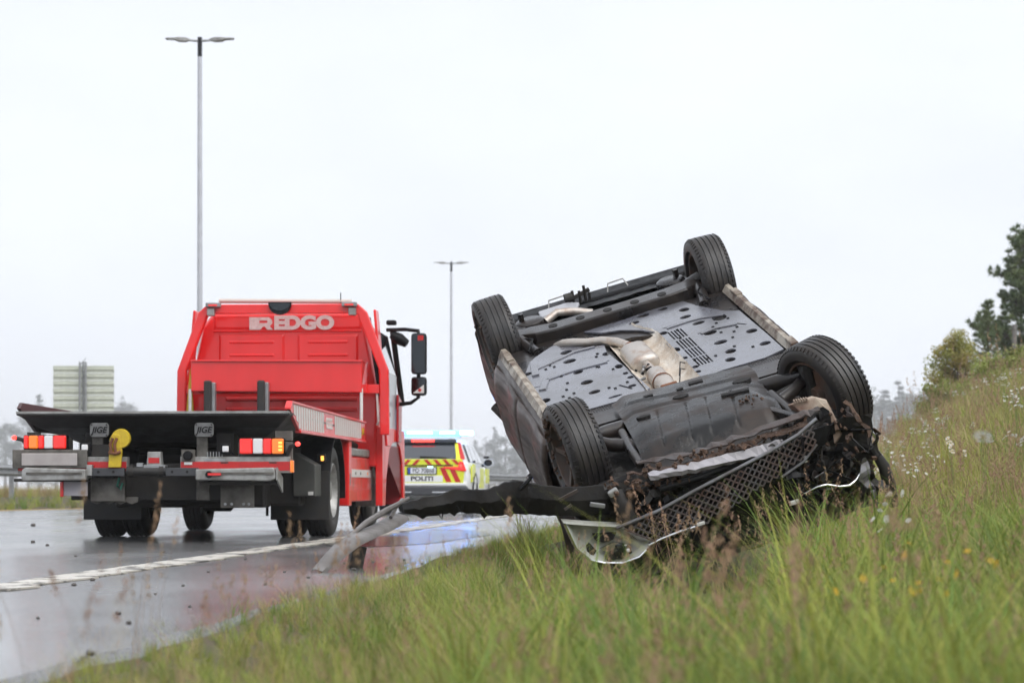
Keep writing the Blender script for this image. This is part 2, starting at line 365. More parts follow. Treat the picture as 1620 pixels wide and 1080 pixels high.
# shallow sheet of standing water on the shoulder
WATER = mat('standing_water', (0.02, 0.022, 0.025), rough=0.06, bump=0.22, bscale=34, spec=0.7)
pud = []
for i in range(40):
    a = 2 * math.pi * i / 40; r = 1 + 0.18 * noise.noise((math.cos(a) * 1.7, math.sin(a) * 1.7, 2))
    pud.append((-0.98 + 0.62 * r * math.cos(a) + 0.073 * 4.2 * r * math.sin(a), 25.8 + 4.2 * r * math.sin(a)))
mb = MB(); mb.add([(x, y, 0.004) for x, y in pud], [tuple(range(40))])
p = mb.build('puddle', WATER, recalc=False); kind(p, 'structure')

# ---------------------------------------------------------------- street lamps
POLE = mat('pale_galvanised_pole', (0.52, 0.53, 0.57), (0.44, 0.45, 0.48), 3, 0.5, 0.65, metal=0.2)
def street_lamp(x, y, h, w, label):
    t = tag(empty('street_lamp', (x, y, ground_z(x, y))), label, 'street lamp', 'street lamps along the median')
    MB().tube([(0, 0, 0), (0, 0, h * 0.5), (0, 0, h - 0.6)], [0.10, 0.085, 0.07], 12).build('pole', POLE, t, smooth=40)
    MB().tube([(0, 0, h - 0.62), (0, 0, h)], 0.075, 10).build('pole_top', PLASTIC, t, smooth=40)
    for s in (-1, 1):
        MB().tube([(0, 0, h - 0.12), (s * w * 0.2, 0, h - 0.08)], 0.04, 8).build('arm', GALV, t, smooth=40)
        b = MB()
        secs = []
        for (f, hw, zt, zb) in ((0.14, 0.04, 0.03, -0.03), (0.18, 0.11, 0.06, -0.045), (0.22, 0.15, 0.075, -0.06), (0.32, 0.16, 0.075, -0.055), (0.36, 0.16, 0.055, -0.01), (0.48, 0.14, 0.045, 0.0), (0.5, 0.10, 0.03, 0.005)):
            x_ = s * w * f * 1.0; zz = h - 0.09 + 0.06 * f
            secs.append([(x_, -hw, zz + zb), (x_, hw, zz + zb), (x_, hw, zz + zt * 0.6), (x_, hw * 0.5, zz + zt), (x_, -hw * 0.5, zz + zt), (x_, -hw, zz + zt * 0.6)])
        b.loft(secs).build('lamp_head', ALU, t, smooth=35)
    MB().box((0, 0, 0.02), (0.5, 0.5, 0.05)).build('base_plate', GALV, t, recalc=False)
    return t
street_lamp(-10.0, 81, 14.65, 2.2, 'tall double-headed grey street lamp behind the red tow truck')
street_lamp(-3.82, 159, 14.9, 2.2, 'more distant double-headed street lamp behind the police car')

# ---------------------------------------------------------------- guard rails on the median
WPROF = [(0.0, 0.155), (0.0, 0.125), (0.075, 0.085), (0.075, 0.055), (0.0, 0.018), (0.0, -0.018), (0.075, -0.055), (0.075, -0.085), (0.0, -0.125), (0.0, -0.155)]
def guard_rail(label, y0, y1, u, step, side=1):
    x0 = road_x(y0) + u
    t = tag(empty('guard_rail', (x0, y0, 0)), label, 'guard rail', 'guard rails along the median')
    n = int((y1 - y0) / 4) + 1; secs = []
    for i in range(n + 1):
        y = y0 + (y1 - y0) * i / n; x = road_x(y) + u
        z = ground_z(x, y) + 0.70
        ring = [(x - x0 + side * a, y - y0, z + b) for a, b in WPROF] + [(x - x0 + side * (a - 0.006), y - y0, z + b) for a, b in WPROF[::-1]]
        secs.append(ring)
    MB().loft(secs).build('rail_beam', GALV, t)
    y = y0 + 1
    while y < y1:
        x = road_x(y) + u; gz = ground_z(x, y)
        MB().box((x - x0 - side * 0.10, y - y0, gz + 0.35), (0.12, 0.08, 0.95)).build('post', GALV, t, recalc=False)
        y += step
    return t
guard_rail('steel guard rail on the median left of the tow truck', 40, 95, -15.2, 4)
guard_rail('steel guard rail behind the police car, curving across the bend', 95, 190, -15.2, 8)

# ---------------------------------------------------------------- back of a road sign
sx_, sy_ = -14.4, 85; gz = ground_z(sx_, sy_)
t = tag(empty('road_sign', (sx_, sy_, gz)), 'back of a ribbed grey road sign on a lattice post', 'road sign')
SIGN = mat('weathered_sign_back', (0.56, 0.585, 0.50), (0.47, 0.49, 0.42), 5, 0.6, 0.75)
zb, zt = 2.12 - gz, 4.62 - gz; nP = 10
for i in range(nP):
    h = (zt - zb) / nP; z = zb + h * (i + 0.5)
    MB().prism([(0, -h / 2 + 0.006), (0.02, -h / 2 + 0.006), (0.02, -0.02), (-0.03, -0.012), (-0.03, 0.012), (0.02, 0.02), (0.02, h / 2 - 0.006), (0, h / 2 - 0.006)][::-1], -1.02, 1.02, 'x').build('sign_panel', SIGN, t, loc=(0, 0, z))
for s in (-0.1, 0.1): MB().tube([(s, -0.16, 0), (s, -0.16, zt + 0.12)], 0.035, 8).build('post', GALV, t, smooth=40)
MB().tube([(0, -0.05, 0), (0, -0.05, zt + 0.12)], 0.035, 8).build('post', GALV, t, smooth=40)
z = 0.1; k = 0; mb = MB()
while z < zt: mb.tube([((-1) ** k * 0.1, -0.16, z), (-(-1) ** k * 0.1, -0.16, z + 0.25)], 0.014, 5); z += 0.25; k += 1
mb.build('lattice_bracing', GALV, t)

# ---------------------------------------------------------------- wildlife fence on the bank
POSTM = mat('weathered_fence_post', (0.20, 0.19, 0.18), (0.13, 0.12, 0.11), 9, 0.8)
fence_y = [58, 70, 84, 100, 118]
fpts = []
for px, y in ((1782, 58), (1604, 71), (1490, 96), (1471, 112)):
    x = (px - 810) / 4000 * y; fpts.append((x, y, ground_z(x, y)))
t = tag(empty('wire_fence', fpts[0]), 'grey posts and thin wire fence running along the top of the bank', 'fence')
o0 = Vector(fpts[0])
for p in fpts: MB().tube([Vector(p) - o0 + Vector((0, 0, -0.3)), Vector(p) - o0 + Vector((0.02, 0, 1.62))], 0.065, 8).build('post', POSTM, t, smooth=40)
for k in range(6):
    MB().tube([Vector(p) - o0 + Vector((0, -0.07, 0.2 + 0.26 * k)) for p in fpts], 0.004, 4).build('wire', GALV, t)
# ---------------------------------------------------------------- trees
FAR_LEAF = mat('distant_foliage', (0.045, 0.065, 0.030), (0.030, 0.045, 0.024), 1.2, 0.8, rand=0.25)
PINE_LEAF = mat('pine_needles', (0.10, 0.16, 0.06), (0.18, 0.21, 0.08), 1.5, 0.7, rand=0.1, transl=0.15)
BIRCH_LEAF = mat('birch_leaves', (0.22, 0.27, 0.050), (0.34, 0.27, 0.065), 1.6, 0.6, rand=0.1, transl=0.3)
SCRUB_LEAF = mat('pale_scrub_leaves', (0.30, 0.35, 0.085), (0.22, 0.27, 0.065), 1.6, 0.6, rand=0.15, transl=0.3)
def leaf_cards(mb, c, n, spread, size, r, flat=1.0):
    """n small bent leaf faces scattered in an uneven clump"""
    for _ in range(n):
        while True:
            d = Vector((r.uniform(-1, 1), r.uniform(-1, 1), r.uniform(-1, 1)))
            if d.length < 1: break
        p = Vector(c) + Vector((d.x * spread, d.y * spread, d.z * spread * flat))
        a = Vector((r.gauss(0, 1), r.gauss(0, 1), r.gauss(0, 0.7))).normalized() * size * r.uniform(0.6, 1.3)
        b = a.cross(Vector((r.gauss(0, 1), r.gauss(0, 1), r.gauss(0, 1)))).normalized() * size * r.uniform(0.3, 0.6)
        k = len(mb.v)
        mb.v += [tuple(p - a), tuple(p + b), tuple(p + a), tuple(p - b)]
        mb.f += [(k, k + 1, k + 2, k + 3)]
def needles(mb, c, n, L, r, d0=None):
    for _ in range(n):
        d = Vector((r.gauss(0, 1), r.gauss(0, 1), r.gauss(0.3, 0.9)))
        if d0 is not None: d = d + Vector(d0) * 0.8
        d = d.normalized() * L * r.uniform(0.6, 1.2)
        s = d.cross(Vector((r.gauss(0, 1), r.gauss(0, 1), r.gauss(0, 1)))).normalized() * L * 0.11
        k = len(mb.v); c_ = Vector(c) + d * 0.05
        mb.v += [tuple(c_ - s), tuple(c_ + s), tuple(c_ + d)]; mb.f += [(k, k + 1, k + 2)]

def make_far_tree(seed, sort):
    r = random.Random(seed); t = empty('spruce_tree' if sort == 0 else 'birch_tree')
    H = 1.0; tr = MB(); tr.tube([(0, 0, -0.05), (0.01, 0, 0.4), (0, 0.01, 0.95)], [0.022, 0.014, 0.004], 6); mb = MB()
    if sort == 0:
        z = 0.10
        while z < 0.98:
            rad = 0.24 * (1 - z) ** 0.85 + 0.015
            for k in range(max(3, int(8 * (1 - z) + 3))):
                a = r.uniform(0, 6.28); rr = rad * r.uniform(0.6, 1.15)
                p1 = Vector((math.cos(a) * rr, math.sin(a) * rr, z - rr * 0.25))
                tr.tube([(0, 0, z), tuple(p1)], 0.003, 3, False)
                for q in (0.35, 0.65, 0.95): leaf_cards(mb, Vector((0, 0, z)).lerp(p1, q), 5, 0.028, 0.02, r, 0.5)
            z += 0.045
    else:
        for k in range(26):
            z0 = r.uniform(0.2, 0.85); a = r.uniform(0, 6.28); L = r.uniform(0.12, 0.33) * (1.15 - z0 * 0.75)
            p1 = Vector((math.cos(a) * L, math.sin(a) * L, z0 + L * r.uniform(0.3, 0.8)))
            tr.tube([(0, 0, z0), tuple(p1)], [0.007, 0.002], 4, False)
            for q in (0.5, 0.8, 1.0): leaf_cards(mb, Vector((0, 0, z0)).lerp(p1, q), 16, 0.062, 0.017, r, 0.8)
        leaf_cards(mb, (0, 0, 0.95), 20, 0.05, 0.015, r, 1.4)
    tr.build('trunk', BARK, t, recalc=False); mb.build('crown', FAR_LEAF, t, recalc=False)
    return t
protos = [make_far_tree(11, 0), make_far_tree(12, 0), make_far_tree(13, 1), make_far_tree(14, 1), make_far_tree(15, 1)]
used = [False] * 5
def far_tree(px, Y, top_py, sort, label, group, wide=1.0):
    Y *= 4.3 if px < 1000 else 6.0
    X = (px - 810) / 4000 * Y; gz = ground_z(X, min(Y, 320))
    H = CAM_Z + (772 - top_py) / 4000 * Y - gz
    k = sort
    if used[k]: o = copy_tree(protos[k])
    else: o = protos[k]; used[k] = True
    o.location = (X, Y, gz); o.scale = (H * wide, H * wide, H); o.rotation_euler = (0, 0, rng.uniform(0, 6.28))
    tag(o, label, 'tree', group)
ORD = ('first', 'second', 'third', 'fourth', 'fifth', 'sixth', 'seventh', 'eighth', 'ninth', 'tenth', 'eleventh', 'twelfth', 'thirteenth', 'fourteenth', 'fifteenth', 'sixteenth', 'seventeenth', 'eighteenth', 'nineteenth', 'twentieth', 'twenty-first', 'twenty-second', 'twenty-third', 'twenty-fourth', 'twenty-fifth', 'twenty-sixth', 'twenty-seventh', 'twenty-eighth', 'twenty-ninth', 'thirtieth')
def tree_line(rows, where, group):
    for i, (px, Y, py, k, w) in enumerate(sorted(rows)):
        far_tree(px, Y, py, k, 'hazy distant %s, %s from the left of the trees %s' % ('spruce' if k < 2 else 'birch', ORD[i], where), group, w)
tree_line(((-12, 280, 652, 2, 1.2), (8, 300, 664, 3, 1.3), (26, 270, 668, 4, 1.2), (45, 310, 640, 2, 1.0), (62, 320, 619, 0, 0.8), (90, 300, 655, 3, 1.3), (160, 300, 650, 2, 1.2), (192, 310, 629, 3, 1.2), (210, 320, 648, 4, 1.2)), 'left of the tow truck', 'hazy trees left of the tow truck')
tree_line(((735, 260, 712, 3, 1.3), (752, 285, 694, 0, 1.0), (768, 270, 690, 2, 1.3), (783, 290, 672, 1, 0.9), (800, 265, 684, 4, 1.3), (815, 290, 668, 0, 1.0), (830, 275, 664, 3, 1.3), (848, 300, 660, 2, 1.3), (742, 200, 735, 4, 1.6), (765, 210, 730, 3, 1.6), (792, 205, 728, 2, 1.6), (818, 215, 722, 4, 1.6)), 'behind the police car', 'hazy trees behind the police car')
tree_line(((1376, 190, 610, 2, 1.2), (1392, 170, 622, 4, 1.4), (1400, 185, 612, 0, 1.0), (1423, 175, 597, 1, 0.9), (1435, 172, 620, 2, 1.4), (1446, 190, 610, 4, 1.2), (1468, 180, 614, 3, 1.2)), 'beyond the grassy bank', 'hazy trees beyond the bank')

# the pine at the right edge, on the bank
def pine():
    r = random.Random(21); X = 17.55; Y = 82; gz = ground_z(X, Y)
    t = tag(empty('pine_tree', (X, Y, gz)), 'dark green pine at the right edge on top of the bank', 'tree')
    tr = MB(); mb = MB(); H = 5.1
    tr.tube([(0, 0, -0.2), (0.05, 0, 2), (0.0, 0.1, 4.5), (0.08, 0.05, H)], [0.17, 0.14, 0.09, 0.02], 8)
    z = 0.5
    while z < H:
        for k in range(4):
            a = r.uniform(0, 6.28) if k else math.pi + r.uniform(-0.5, 0.5)
            L = (2.35 * (1 - (z / H) ** 2.2) + 0.40) * r.uniform(0.55, 1.1)
            pts = [Vector((0, 0, z))]; d = Vector((math.cos(a), math.sin(a), 0.12))
            for s in range(5):
                d = (d + Vector((r.gauss(0, 0.13), r.gauss(0, 0.13), 0.09))).normalized(); pts.append(pts[-1] + d * L / 5)
            tr.tube(pts, [0.045 * (1 - i / 6.5) for i in range(6)], 5, False)
            for i in range(2, 6):
                for q in range(8 if i > 2 else 3):
                    c = pts[i] + Vector((r.gauss(0, 0.17), r.gauss(0, 0.17), r.gauss(0.05, 0.10)))
                    tr.tube([pts[i - 1], c], 0.008, 3, False)
                    needles(mb, c, 46, 0.17, r, d)
        z += r.uniform(0.22, 0.42)
    for q in range(26): needles(mb, (r.gauss(0, 0.12), r.gauss(0, 0.12), H + r.uniform(-0.5, 0.15)), 30, 0.14, r)
    tr.build('trunk', BARK, t, recalc=False, smooth=60); mb.build('crown', PINE_LEAF, t, recalc=False)
pine()
def small_pine(px, Y, h, label):
    r = random.Random(px); X = (px - 810) / 4000 * Y; gz = ground_z(X, Y)
    t = tag(empty('pine_tree', (X, Y, gz)), label, 'tree'); tr = MB(); mb = MB()
    tr.tube([(0, 0, -0.1), (0, 0, h)], [0.06, 0.01], 6); z = 0.2
    while z < h:
        for k in range(4):
            a = r.uniform(0, 6.28); L = (0.75 * (1 - z / h) + 0.12) * r.uniform(0.6, 1.1); p1 = Vector((math.cos(a) * L, math.sin(a) * L, z + L * 0.45))
            tr.tube([(0, 0, z), p1], 0.01, 3, False)
            for q in (0.4, 0.65, 0.9, 1.0): needles(mb, Vector((0, 0, z)).lerp(p1, q), 22, 0.13, r)
        z += 0.17
    tr.build('trunk', BARK, t, recalc=False); mb.build('crown', PINE_LEAF, t, recalc=False)
small_pine(1563, 80, 3.0, 'young pine on the bank between the yellow-green birch and the big pine')
small_pine(1586, 84, 2.6, 'low young pine tucked under the big pine by the tall fence post')

def bush(px, Y, w, h, m, label, seed, name='birch_tree', cat='tree', n=34, leaf=0.05, lean=0.0):
    r = random.Random(seed); X = (px - 810) / 4000 * Y; gz = ground_z(X, Y)
    t = tag(empty(name, (X, Y, gz)), label, cat); tr = MB(); mb = MB()
    stems = [(r.uniform(-0.15, 0.15) * w, r.uniform(-0.15, 0.15) * w) for _ in range(4)]
    for k in range(n):
        s = stems[k % 4]; z0 = h * r.uniform(0.0, 0.7); a = r.uniform(0, 6.28)
        L = w * 0.55 * r.uniform(0.5, 1.1) * (1.12 - z0 / h)
        p0 = Vector((s[0] * (1 + z0), s[1], z0)); p1 = p0 + Vector((math.cos(a) * L + lean * L, math.sin(a) * L, h * 0.22 * r.uniform(0.5, 1.2)))
        tr.tube([p0, p0.lerp(p1, 0.5) + Vector((0, 0, 0.04)), p1], [0.016, 0.01, 0.004], 4, False)
        for q in (0.4, 0.6, 0.8, 1.0): leaf_cards(mb, p0.lerp(p1, q), 58, 0.20 * w / 1.6, leaf, r, 0.9)
    for s in stems:
        tr.tube([(s[0], s[1], -0.1), (s[0] * 1.5, s[1], h * 0.8)], [0.03, 0.008], 5)
        leaf_cards(mb, (s[0] * 1.5, s[1], h * 0.86), 60, 0.16, leaf, r, 1.8)
    tr.build('trunk', BARK, t, recalc=False); mb.build('crown', m, t, recalc=False)
bush(1532, 72, 1.9, 2.25, BIRCH_LEAF, 'yellow-green young birch standing on the bank left of the pine', 31)
bush(1508, 66, 1.5, 0.75, SCRUB_LEAF, 'pale green bush on the bank under the young birch', 32, 'scrub_bush', 'bush', 24)
bush(1560, 62, 1.6, 1.0, SCRUB_LEAF, 'pale green bush on the bank below the pine', 33, 'scrub_bush', 'bush', 26)
bush(1606, 60, 1.3, 0.8, SCRUB_LEAF, 'pale green bush at the right edge below the tall fence post', 34, 'scrub_bush', 'bush', 22)
bush(1484, 74, 1.1, 0.7, SCRUB_LEAF, 'small pale bush on the bank beside the shortest fence posts', 35, 'scrub_bush', 'bush', 18)
bush(1440, 80, 1.2, 0.6, SCRUB_LEAF, 'small pale bush on the bank crest nearest the overturned car', 36, 'scrub_bush', 'bush', 18)
# ---------------------------------------------------------------- tow truck: x right, y forward (0 = tail), z up
T = tag(empty('tow_truck', (-3.30, 23.2, 0), R(-4.17)), 'red flatbed tow truck seen from behind with its bed lifted', 'tow truck')
def tb(name, m, c, d, bevel=0.004, rot=None, top=None, parent=None): return box(name, m, parent or T, c, d, bevel, rot, top)

# --- bed (tail wedge, floor, side boards)
bed = MB()
prof = lambda wt, wb, zt, zb, y: [(-wt, y, zt), (wt, y, zt), (wt, y, zt - 0.03), (wb, y, zb), (-wb, y, zb), (-wt, y, zt - 0.03)]
bed.loft([prof(1.27, 1.24, 1.20, 1.165, 0.0), prof(1.27, 1.12, 1.20, 1.06, 0.25), prof(1.27, 0.86, 1.195, 0.93, 0.75), prof(1.27, 0.80, 1.18, 0.90, 1.4), prof(1.27, 0.80, 1.12, 0.88, 5.3)])
bed_o = bed.build('bed', BLACK, T, bevel=0.006)
MB().box((0, -0.006, 1.196), (2.54, 0.018, 0.022)).build('edge_strip', ALU, bed_o, recalc=False)
mb = MB()
for s in (-0.62, 0.62): mb.box((s, 2.6, 0.90), (0.16, 4.6, 0.22))
mb.build('subframe_rail', CHASSIS, T, recalc=False)
STRIPE_W = mat('white_reflective', (0.74, 0.73, 0.71), (0.6, 0.58, 0.56), 30, 0.4)
for s in (1, -1):
    pts = [(0.0, 1.235), (0.10, 1.29), (5.3, 1.235), (5.3, 1.02), (0.62, 1.03)]
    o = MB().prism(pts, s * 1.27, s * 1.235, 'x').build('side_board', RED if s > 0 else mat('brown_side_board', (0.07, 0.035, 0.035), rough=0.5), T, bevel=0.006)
    if s > 0:
        MB().prism([(0.0, 1.24), (0.1, 1.302), (5.32, 1.247), (5.32, 1.225), (0.11, 1.28), (0.0, 1.22)], 1.225, 1.283, 'x').build('top_rail', RED, o, bevel=0.005)
        MB().prism([(0.60, 1.045), (5.32, 1.035), (5.32, 1.01), (0.60, 1.018)], 1.225, 1.283, 'x').build('bottom_rail', RED, o, bevel=0.005)
        def zt_(y): return 1.272 - 0.0106 * y
        y = 0.22
        while y < 4.85:
            if not (2.02 < y < 2.82):
                zb_ = max(1.05, 1.05 + (0.55 - y) * 0.35) if y < 0.55 else 1.05
                w = 0.116
                MB().prism([(y, zt_(y)), (y + w, zt_(y + w)), (y + w + 0.02, zb_), (y + 0.02, zb_ + (0.02 if y < 0.5 else 0))], 1.271, 1.2735, 'x').build('reflective_stripe', STRIPE_W, o)
            y += 0.148
        text('lettering', '02222', 0.15, STRIPE_W, o, (1.2725, 2.50, 1.15), (90, 0, 90), 0.004, 1.2)
        MB().prism([(2.08, 1.08), (2.11, 1.08), (2.115, 1.12), (2.1, 1.15), (2.115, 1.19), (2.13, 1.23), (2.10, 1.235), (2.075, 1.16)], 1.271, 1.2735, 'x').build('phone_emblem', STRIPE_W, o)
        text('lettering', 'JIGE', 0.09, YEL_HOOK, o, (1.2725, 5.1, 1.13), (90, 0, 90), 0.002)
# name plates on the bed tail
PLATE_G = mat('grey_cast_plate', (0.17, 0.175, 0.175), (0.12, 0.12, 0.12), 14, 0.5)
for x in (-0.50, 0.475):
    o = MB().prism([(x + a, 1.035 + b) for a, b in ((-0.088, -0.045), (-0.07, -0.065), (0.07, -0.065), (0.088, -0.045), (0.088, 0.045), (0.07, 0.065), (-0.07, 0.065), (-0.088, 0.045))], 0.02, 0.045, 'y').build('name_plate', PLATE_G, T, bevel=0.006)
    text('lettering', 'JIGE', 0.078, PLASTIC, o, (x, 0.018, 1.033), (90, 0, 0), 0.0022, 1.0, 0.25)
    for a in (-0.07, 0.07):
        for b in (-0.048, 0.048): MB().lathe([(0.012, 0), (0.012, 0.008), (0.022, 0.008)], 8, 'y', (x + a, 0, 1.035 + b)).build('bolt', CHASSIS, o)
    tb('plate_bracket', GRIME_GREY, (x - 0.03, 0.10, 0.90), (0.10, 0.04, 0.22))

# --- chassis and rear underrun
for s in (-1, 1): tb('chassis_rail', CHASSIS, (s * 0.42, 4.2, 0.72), (0.08, 8.2, 0.26))
tb('rear_crossmember', CHASSIS, (0.0, 0.42, 0.56), (1.7, 0.10, 0.34))
tb('crossmember', CHASSIS, (0, 1.4, 0.62), (1.3, 0.5, 0.4)); tb('crossmember', CHASSIS, (0, 2.2, 0.8), (1.9, 1.0, 0.22))
for x0, x1 in ((0.25, 1.27), (-1.27, -0.245)):
    xc, w = (x0 + x1) / 2, x1 - x0
    tb('bumper_channel', ALU, (xc, 0.10, 0.715), (w, 0.10, 0.15))
    MB().box((xc, 0.046, 0.703), (w - 0.012, 0.006, 0.082)).build('red_reflective_band', RED_REF, T, recalc=False)
    tb('band_marking', CHASSIS, (xc - 0.1, 0.041, 0.735), (0.07, 0.004, 0.012), 0); tb('band_marking', CHASSIS, (xc + 0.35 * (1 if xc > 0 else -1), 0.041, 0.735), (0.07, 0.004, 0.012), 0)
# light boxes
def lamp(x0, x1, z0, z1, order):
    w = (x1 - x0)
    o = tb('tail_lamp', RED, ((x0 + x1) / 2, 0.055, (z0 + z1) / 2), (w + 0.012, 0.07, z1 - z0 + 0.012), 0.012)
    o.data.materials.clear(); o.data.materials.append(PLASTIC)
    x = x0
    for f, m in order:
        box('lens', m, o, (x + f * w / 2, 0.016, (z0 + z1) / 2), (f * w - 0.003, 0.03, z1 - z0), 0.012); x += f * w
    return o
lr = lamp(0.805, 1.215, 0.815, 0.955, ((0.30, LENS_RED), (0.23, LENS_WHITE), (0.20, LENS_RED), (0.27, LENS_ORANGE)))
for k in range(3): box('lit_bulb_strip', LENS_AMBER_LIT, lr, (1.185, -0.002, 0.85 + 0.033 * k), (0.035, 0.008, 0.02), 0.003)
ll = lamp(-1.205, -0.805, 0.865, 0.985, ((0.12, LENS_RED), (0.22, LENS_ORANGE), (0.14, LENS_RED), (0.21, LENS_WHITE), (0.31, LENS_RED)))
tb('lamp_bracket', GRIME_GREY, (1.03, 0.12, 0.83), (0.50, 0.06, 0.19)); tb('lamp_bracket', GRIME_GREY, (1.20, 0.125, 0.98), (0.16, 0.05, 0.09))
tb('lamp_bracket', CHASSIS, (-1.0, 0.12, 0.87), (0.45, 0.06, 0.19)); tb('lamp_top_reflector', CHASSIS, (-1.13, 0.10, 1.005), (0.12, 0.05, 0.022))
for x, z in ((0.675, 0.86), (-0.635, 0.875)):
    o = tb('work_lamp', PLASTIC, (x, 0.06, z), (0.105, 0.07, 0.10), 0.02)
    box('lens', LENS_WHITE, o, (x, 0.02, z), (0.06, 0.02, 0.055), 0.012)
    tube('cable', PLASTIC, T, [(x + 0.05, 0.08, z - 0.03), (x + 0.10, 0.1, z - 0.10), (x + 0.13, 0.1, z - 0.04)], 0.012)
tb('electrics_box', CHASSIS, (-0.49, 0.12, 0.845), (0.2, 0.1, 0.12), 0.01)
o = tb('socket_panel', GRIME_GREY, (0.325, 0.05, 0.80), (0.125, 0.03, 0.11)); MB().lathe([(0.0, 0), (0.0, 0.034), (0.012, 0.044), (0.04, 0.044)], 16, 'y', (0.325, 0, 0.80)).build('socket', PLASTIC, o)
tb('socket_label', WHITE, (0.325, 0.038, 0.728), (0.075, 0.006, 0.025), 0)
for x0 in (0.50, -0.42):
    for k in range(6): tube('rack_tine', GALV, T, [(x0 + 0.027 * k, 0.07, 0.745), (x0 + 0.027 * k, 0.07, 0.835 if x0 > 0 else 0.93)], 0.006, 6) if x0 > 0 else tube('rack_tine', GALV, T, [(x0, 0.07, 0.76 + 0.035 * k), (x0 + 0.08, 0.07, 0.76 + 0.035 * k)], 0.005, 6)
tb('rack_foot', GALV, (0.57, 0.07, 0.755), (0.20, 0.05, 0.03))
# left mud-brown carrier board, blank, and a pale square flap under it
ol = MB().prism([(-1.18, 0.565), (-1.20, 0.585), (-1.19, 0.67), (-1.16, 0.69), (-0.60, 0.675), (-0.60, 0.575)], -0.10, 0.16, 'y').build('tool_box', ALU, T, bevel=0.012)
MB().box((-0.89, -0.104, 0.635), (0.52, 0.01, 0.022)).build('box_lip', GRIME_GREY, ol, recalc=False)
tb('number_plate', mat('blank_plate', (0.42, 0.39, 0.38), (0.34, 0.31, 0.30), 5, 0.5), (-0.96, 0.0, 0.765), (0.52, 0.012, 0.115), 0.006)
tb('plate_carrier', GRIME_GREY, (-0.96, 0.02, 0.77), (0.70, 0.02, 0.17), 0.006)
tb('pale_flap', mat('pale_flap', (0.42, 0.40, 0.43), rough=0.6), (-0.73, 0.06, 0.505), (0.225, 0.015, 0.15), 0.003)
tb('red_flap_edge', RED, (-0.855, 0.05, 0.505), (0.03, 0.03, 0.165)); tb('board_bracket', CHASSIS, (-0.95, 0.05, 0.575), (0.7, 0.05, 0.03))
# coupling bar
tube('coupling_tube', BLACK, T, [(-0.24, 0.02, 0.655), (0.13, 0.02, 0.655)], 0.045, 16)
for x in (-0.195, 0.085): MB().lathe([(-0.02, 0.05), (-0.02, 0.056), (0.02, 0.056), (0.02, 0.05)], 16, 'x', (x, 0.02, 0.655)).build('coupling_collar', CHASSIS, T)
for x in (-0.405, 0.28):
    o = tb('drawbar_plate', mat('dark_grey_steel', (0.045, 0.047, 0.052), rough=0.5), (x, 0.0, 0.65), (0.30, 0.06, 0.075))
    for a in (-0.09, 0.05): MB().lathe([(-0.034, 0), (-0.034, 0.013)], 10, 'y', (x + a, 0, 0.65)).build('hole', CAVITY, o)
tb('grey_end_cap', ALU, (-0.58, 0.0, 0.665), (0.05, 0.07, 0.10))
# silver tool box at the tail
o = MB().prism([(0.42, 0.575), (0.42, 0.675), (1.135, 0.69), (1.15, 0.67), (1.16, 0.585), (1.10, 0.565)], -0.10, 0.16, 'y').build('tool_box', ALU, T, bevel=0.012)
MB().prism([(-0.10, 0.69), (-0.10, 0.575), (0.20, 0.46), (0.20, 0.60)], 1.162, 1.178, 'x').build('box_end_plate', ALU, o)
MB().box((0.83, -0.104, 0.635), (0.62, 0.01, 0.022)).build('box_lip', GRIME_GREY, o, recalc=False)
MB().lathe([(-0.125, 0), (-0.125, 0.03), (-0.10, 0.034)], 12, 'y', (0.545, 0, 0.625)).build('latch', PLASTIC, o)
MB().box((0.60, -0.12, 0.628), (0.12, 0.02, 0.022)).build('red_handle', RED, o, recalc=False)
tb('box_tray', CHASSIS, (0.80, 0.1, 0.545), (0.72, 0.25, 0.03))
# grey box with a red label
o = MB().prism([(-0.055, 0.705), (-0.045, 0.835), (0.075, 0.835), (0.085, 0.705)], 0.0, 0.10, 'y').build('control_box', ALU, T, bevel=0.006)
box('red_label', RED_REF, o, (0.015, -0.002, 0.755), (0.10, 0.006, 0.05), 0)
tb('control_box_base', GALV, (0.02, 0.05, 0.70), (0.20, 0.12, 0.03)); tb('small_lug', GALV, (-0.12, 0.05, 0.71), (0.06, 0.08, 0.045))
# yellow hook
o = MB().prism([(-0.40, 0.69), (-0.285, 0.69), (-0.27, 0.86), (-0.33, 0.87), (-0.39, 0.86)], -0.05, -0.012, 'y').build('yellow_hook', YEL_HOOK, T, bevel=0.008)
MB().lathe([(-0.03, 0), (-0.03, 0.085), (0.0, 0.092), (0.02, 0.085), (0.02, 0)], 20, 'y', (-0.285, -0.02, 0.955)).build('pulley', YEL_HOOK, o, smooth=40)
MB().prism([(-0.385, 0.86), (-0.275, 0.86), (-0.29, 0.99), (-0.36, 1.0), (-0.385, 0.95)], -0.055, -0.03, 'y').build('strap', YEL_HOOK, o, bevel=0.006)
RUST = mat('rusty_steel', (0.20, 0.075, 0.03), (0.12, 0.045, 0.02), 20, 0.7)
for a in (-0.365, -0.325): tube('rusty_pin', RUST, o, [(a, -0.065, 0.83), (a - 0.01, -0.075, 0.90), (a + 0.012, -0.07, 0.96)], 0.014)
tube('rusty_ring', RUST, o, [(-0.39, -0.06, 0.83), (-0.33, -0.07, 0.815), (-0.28, -0.06, 0.835)], 0.016)
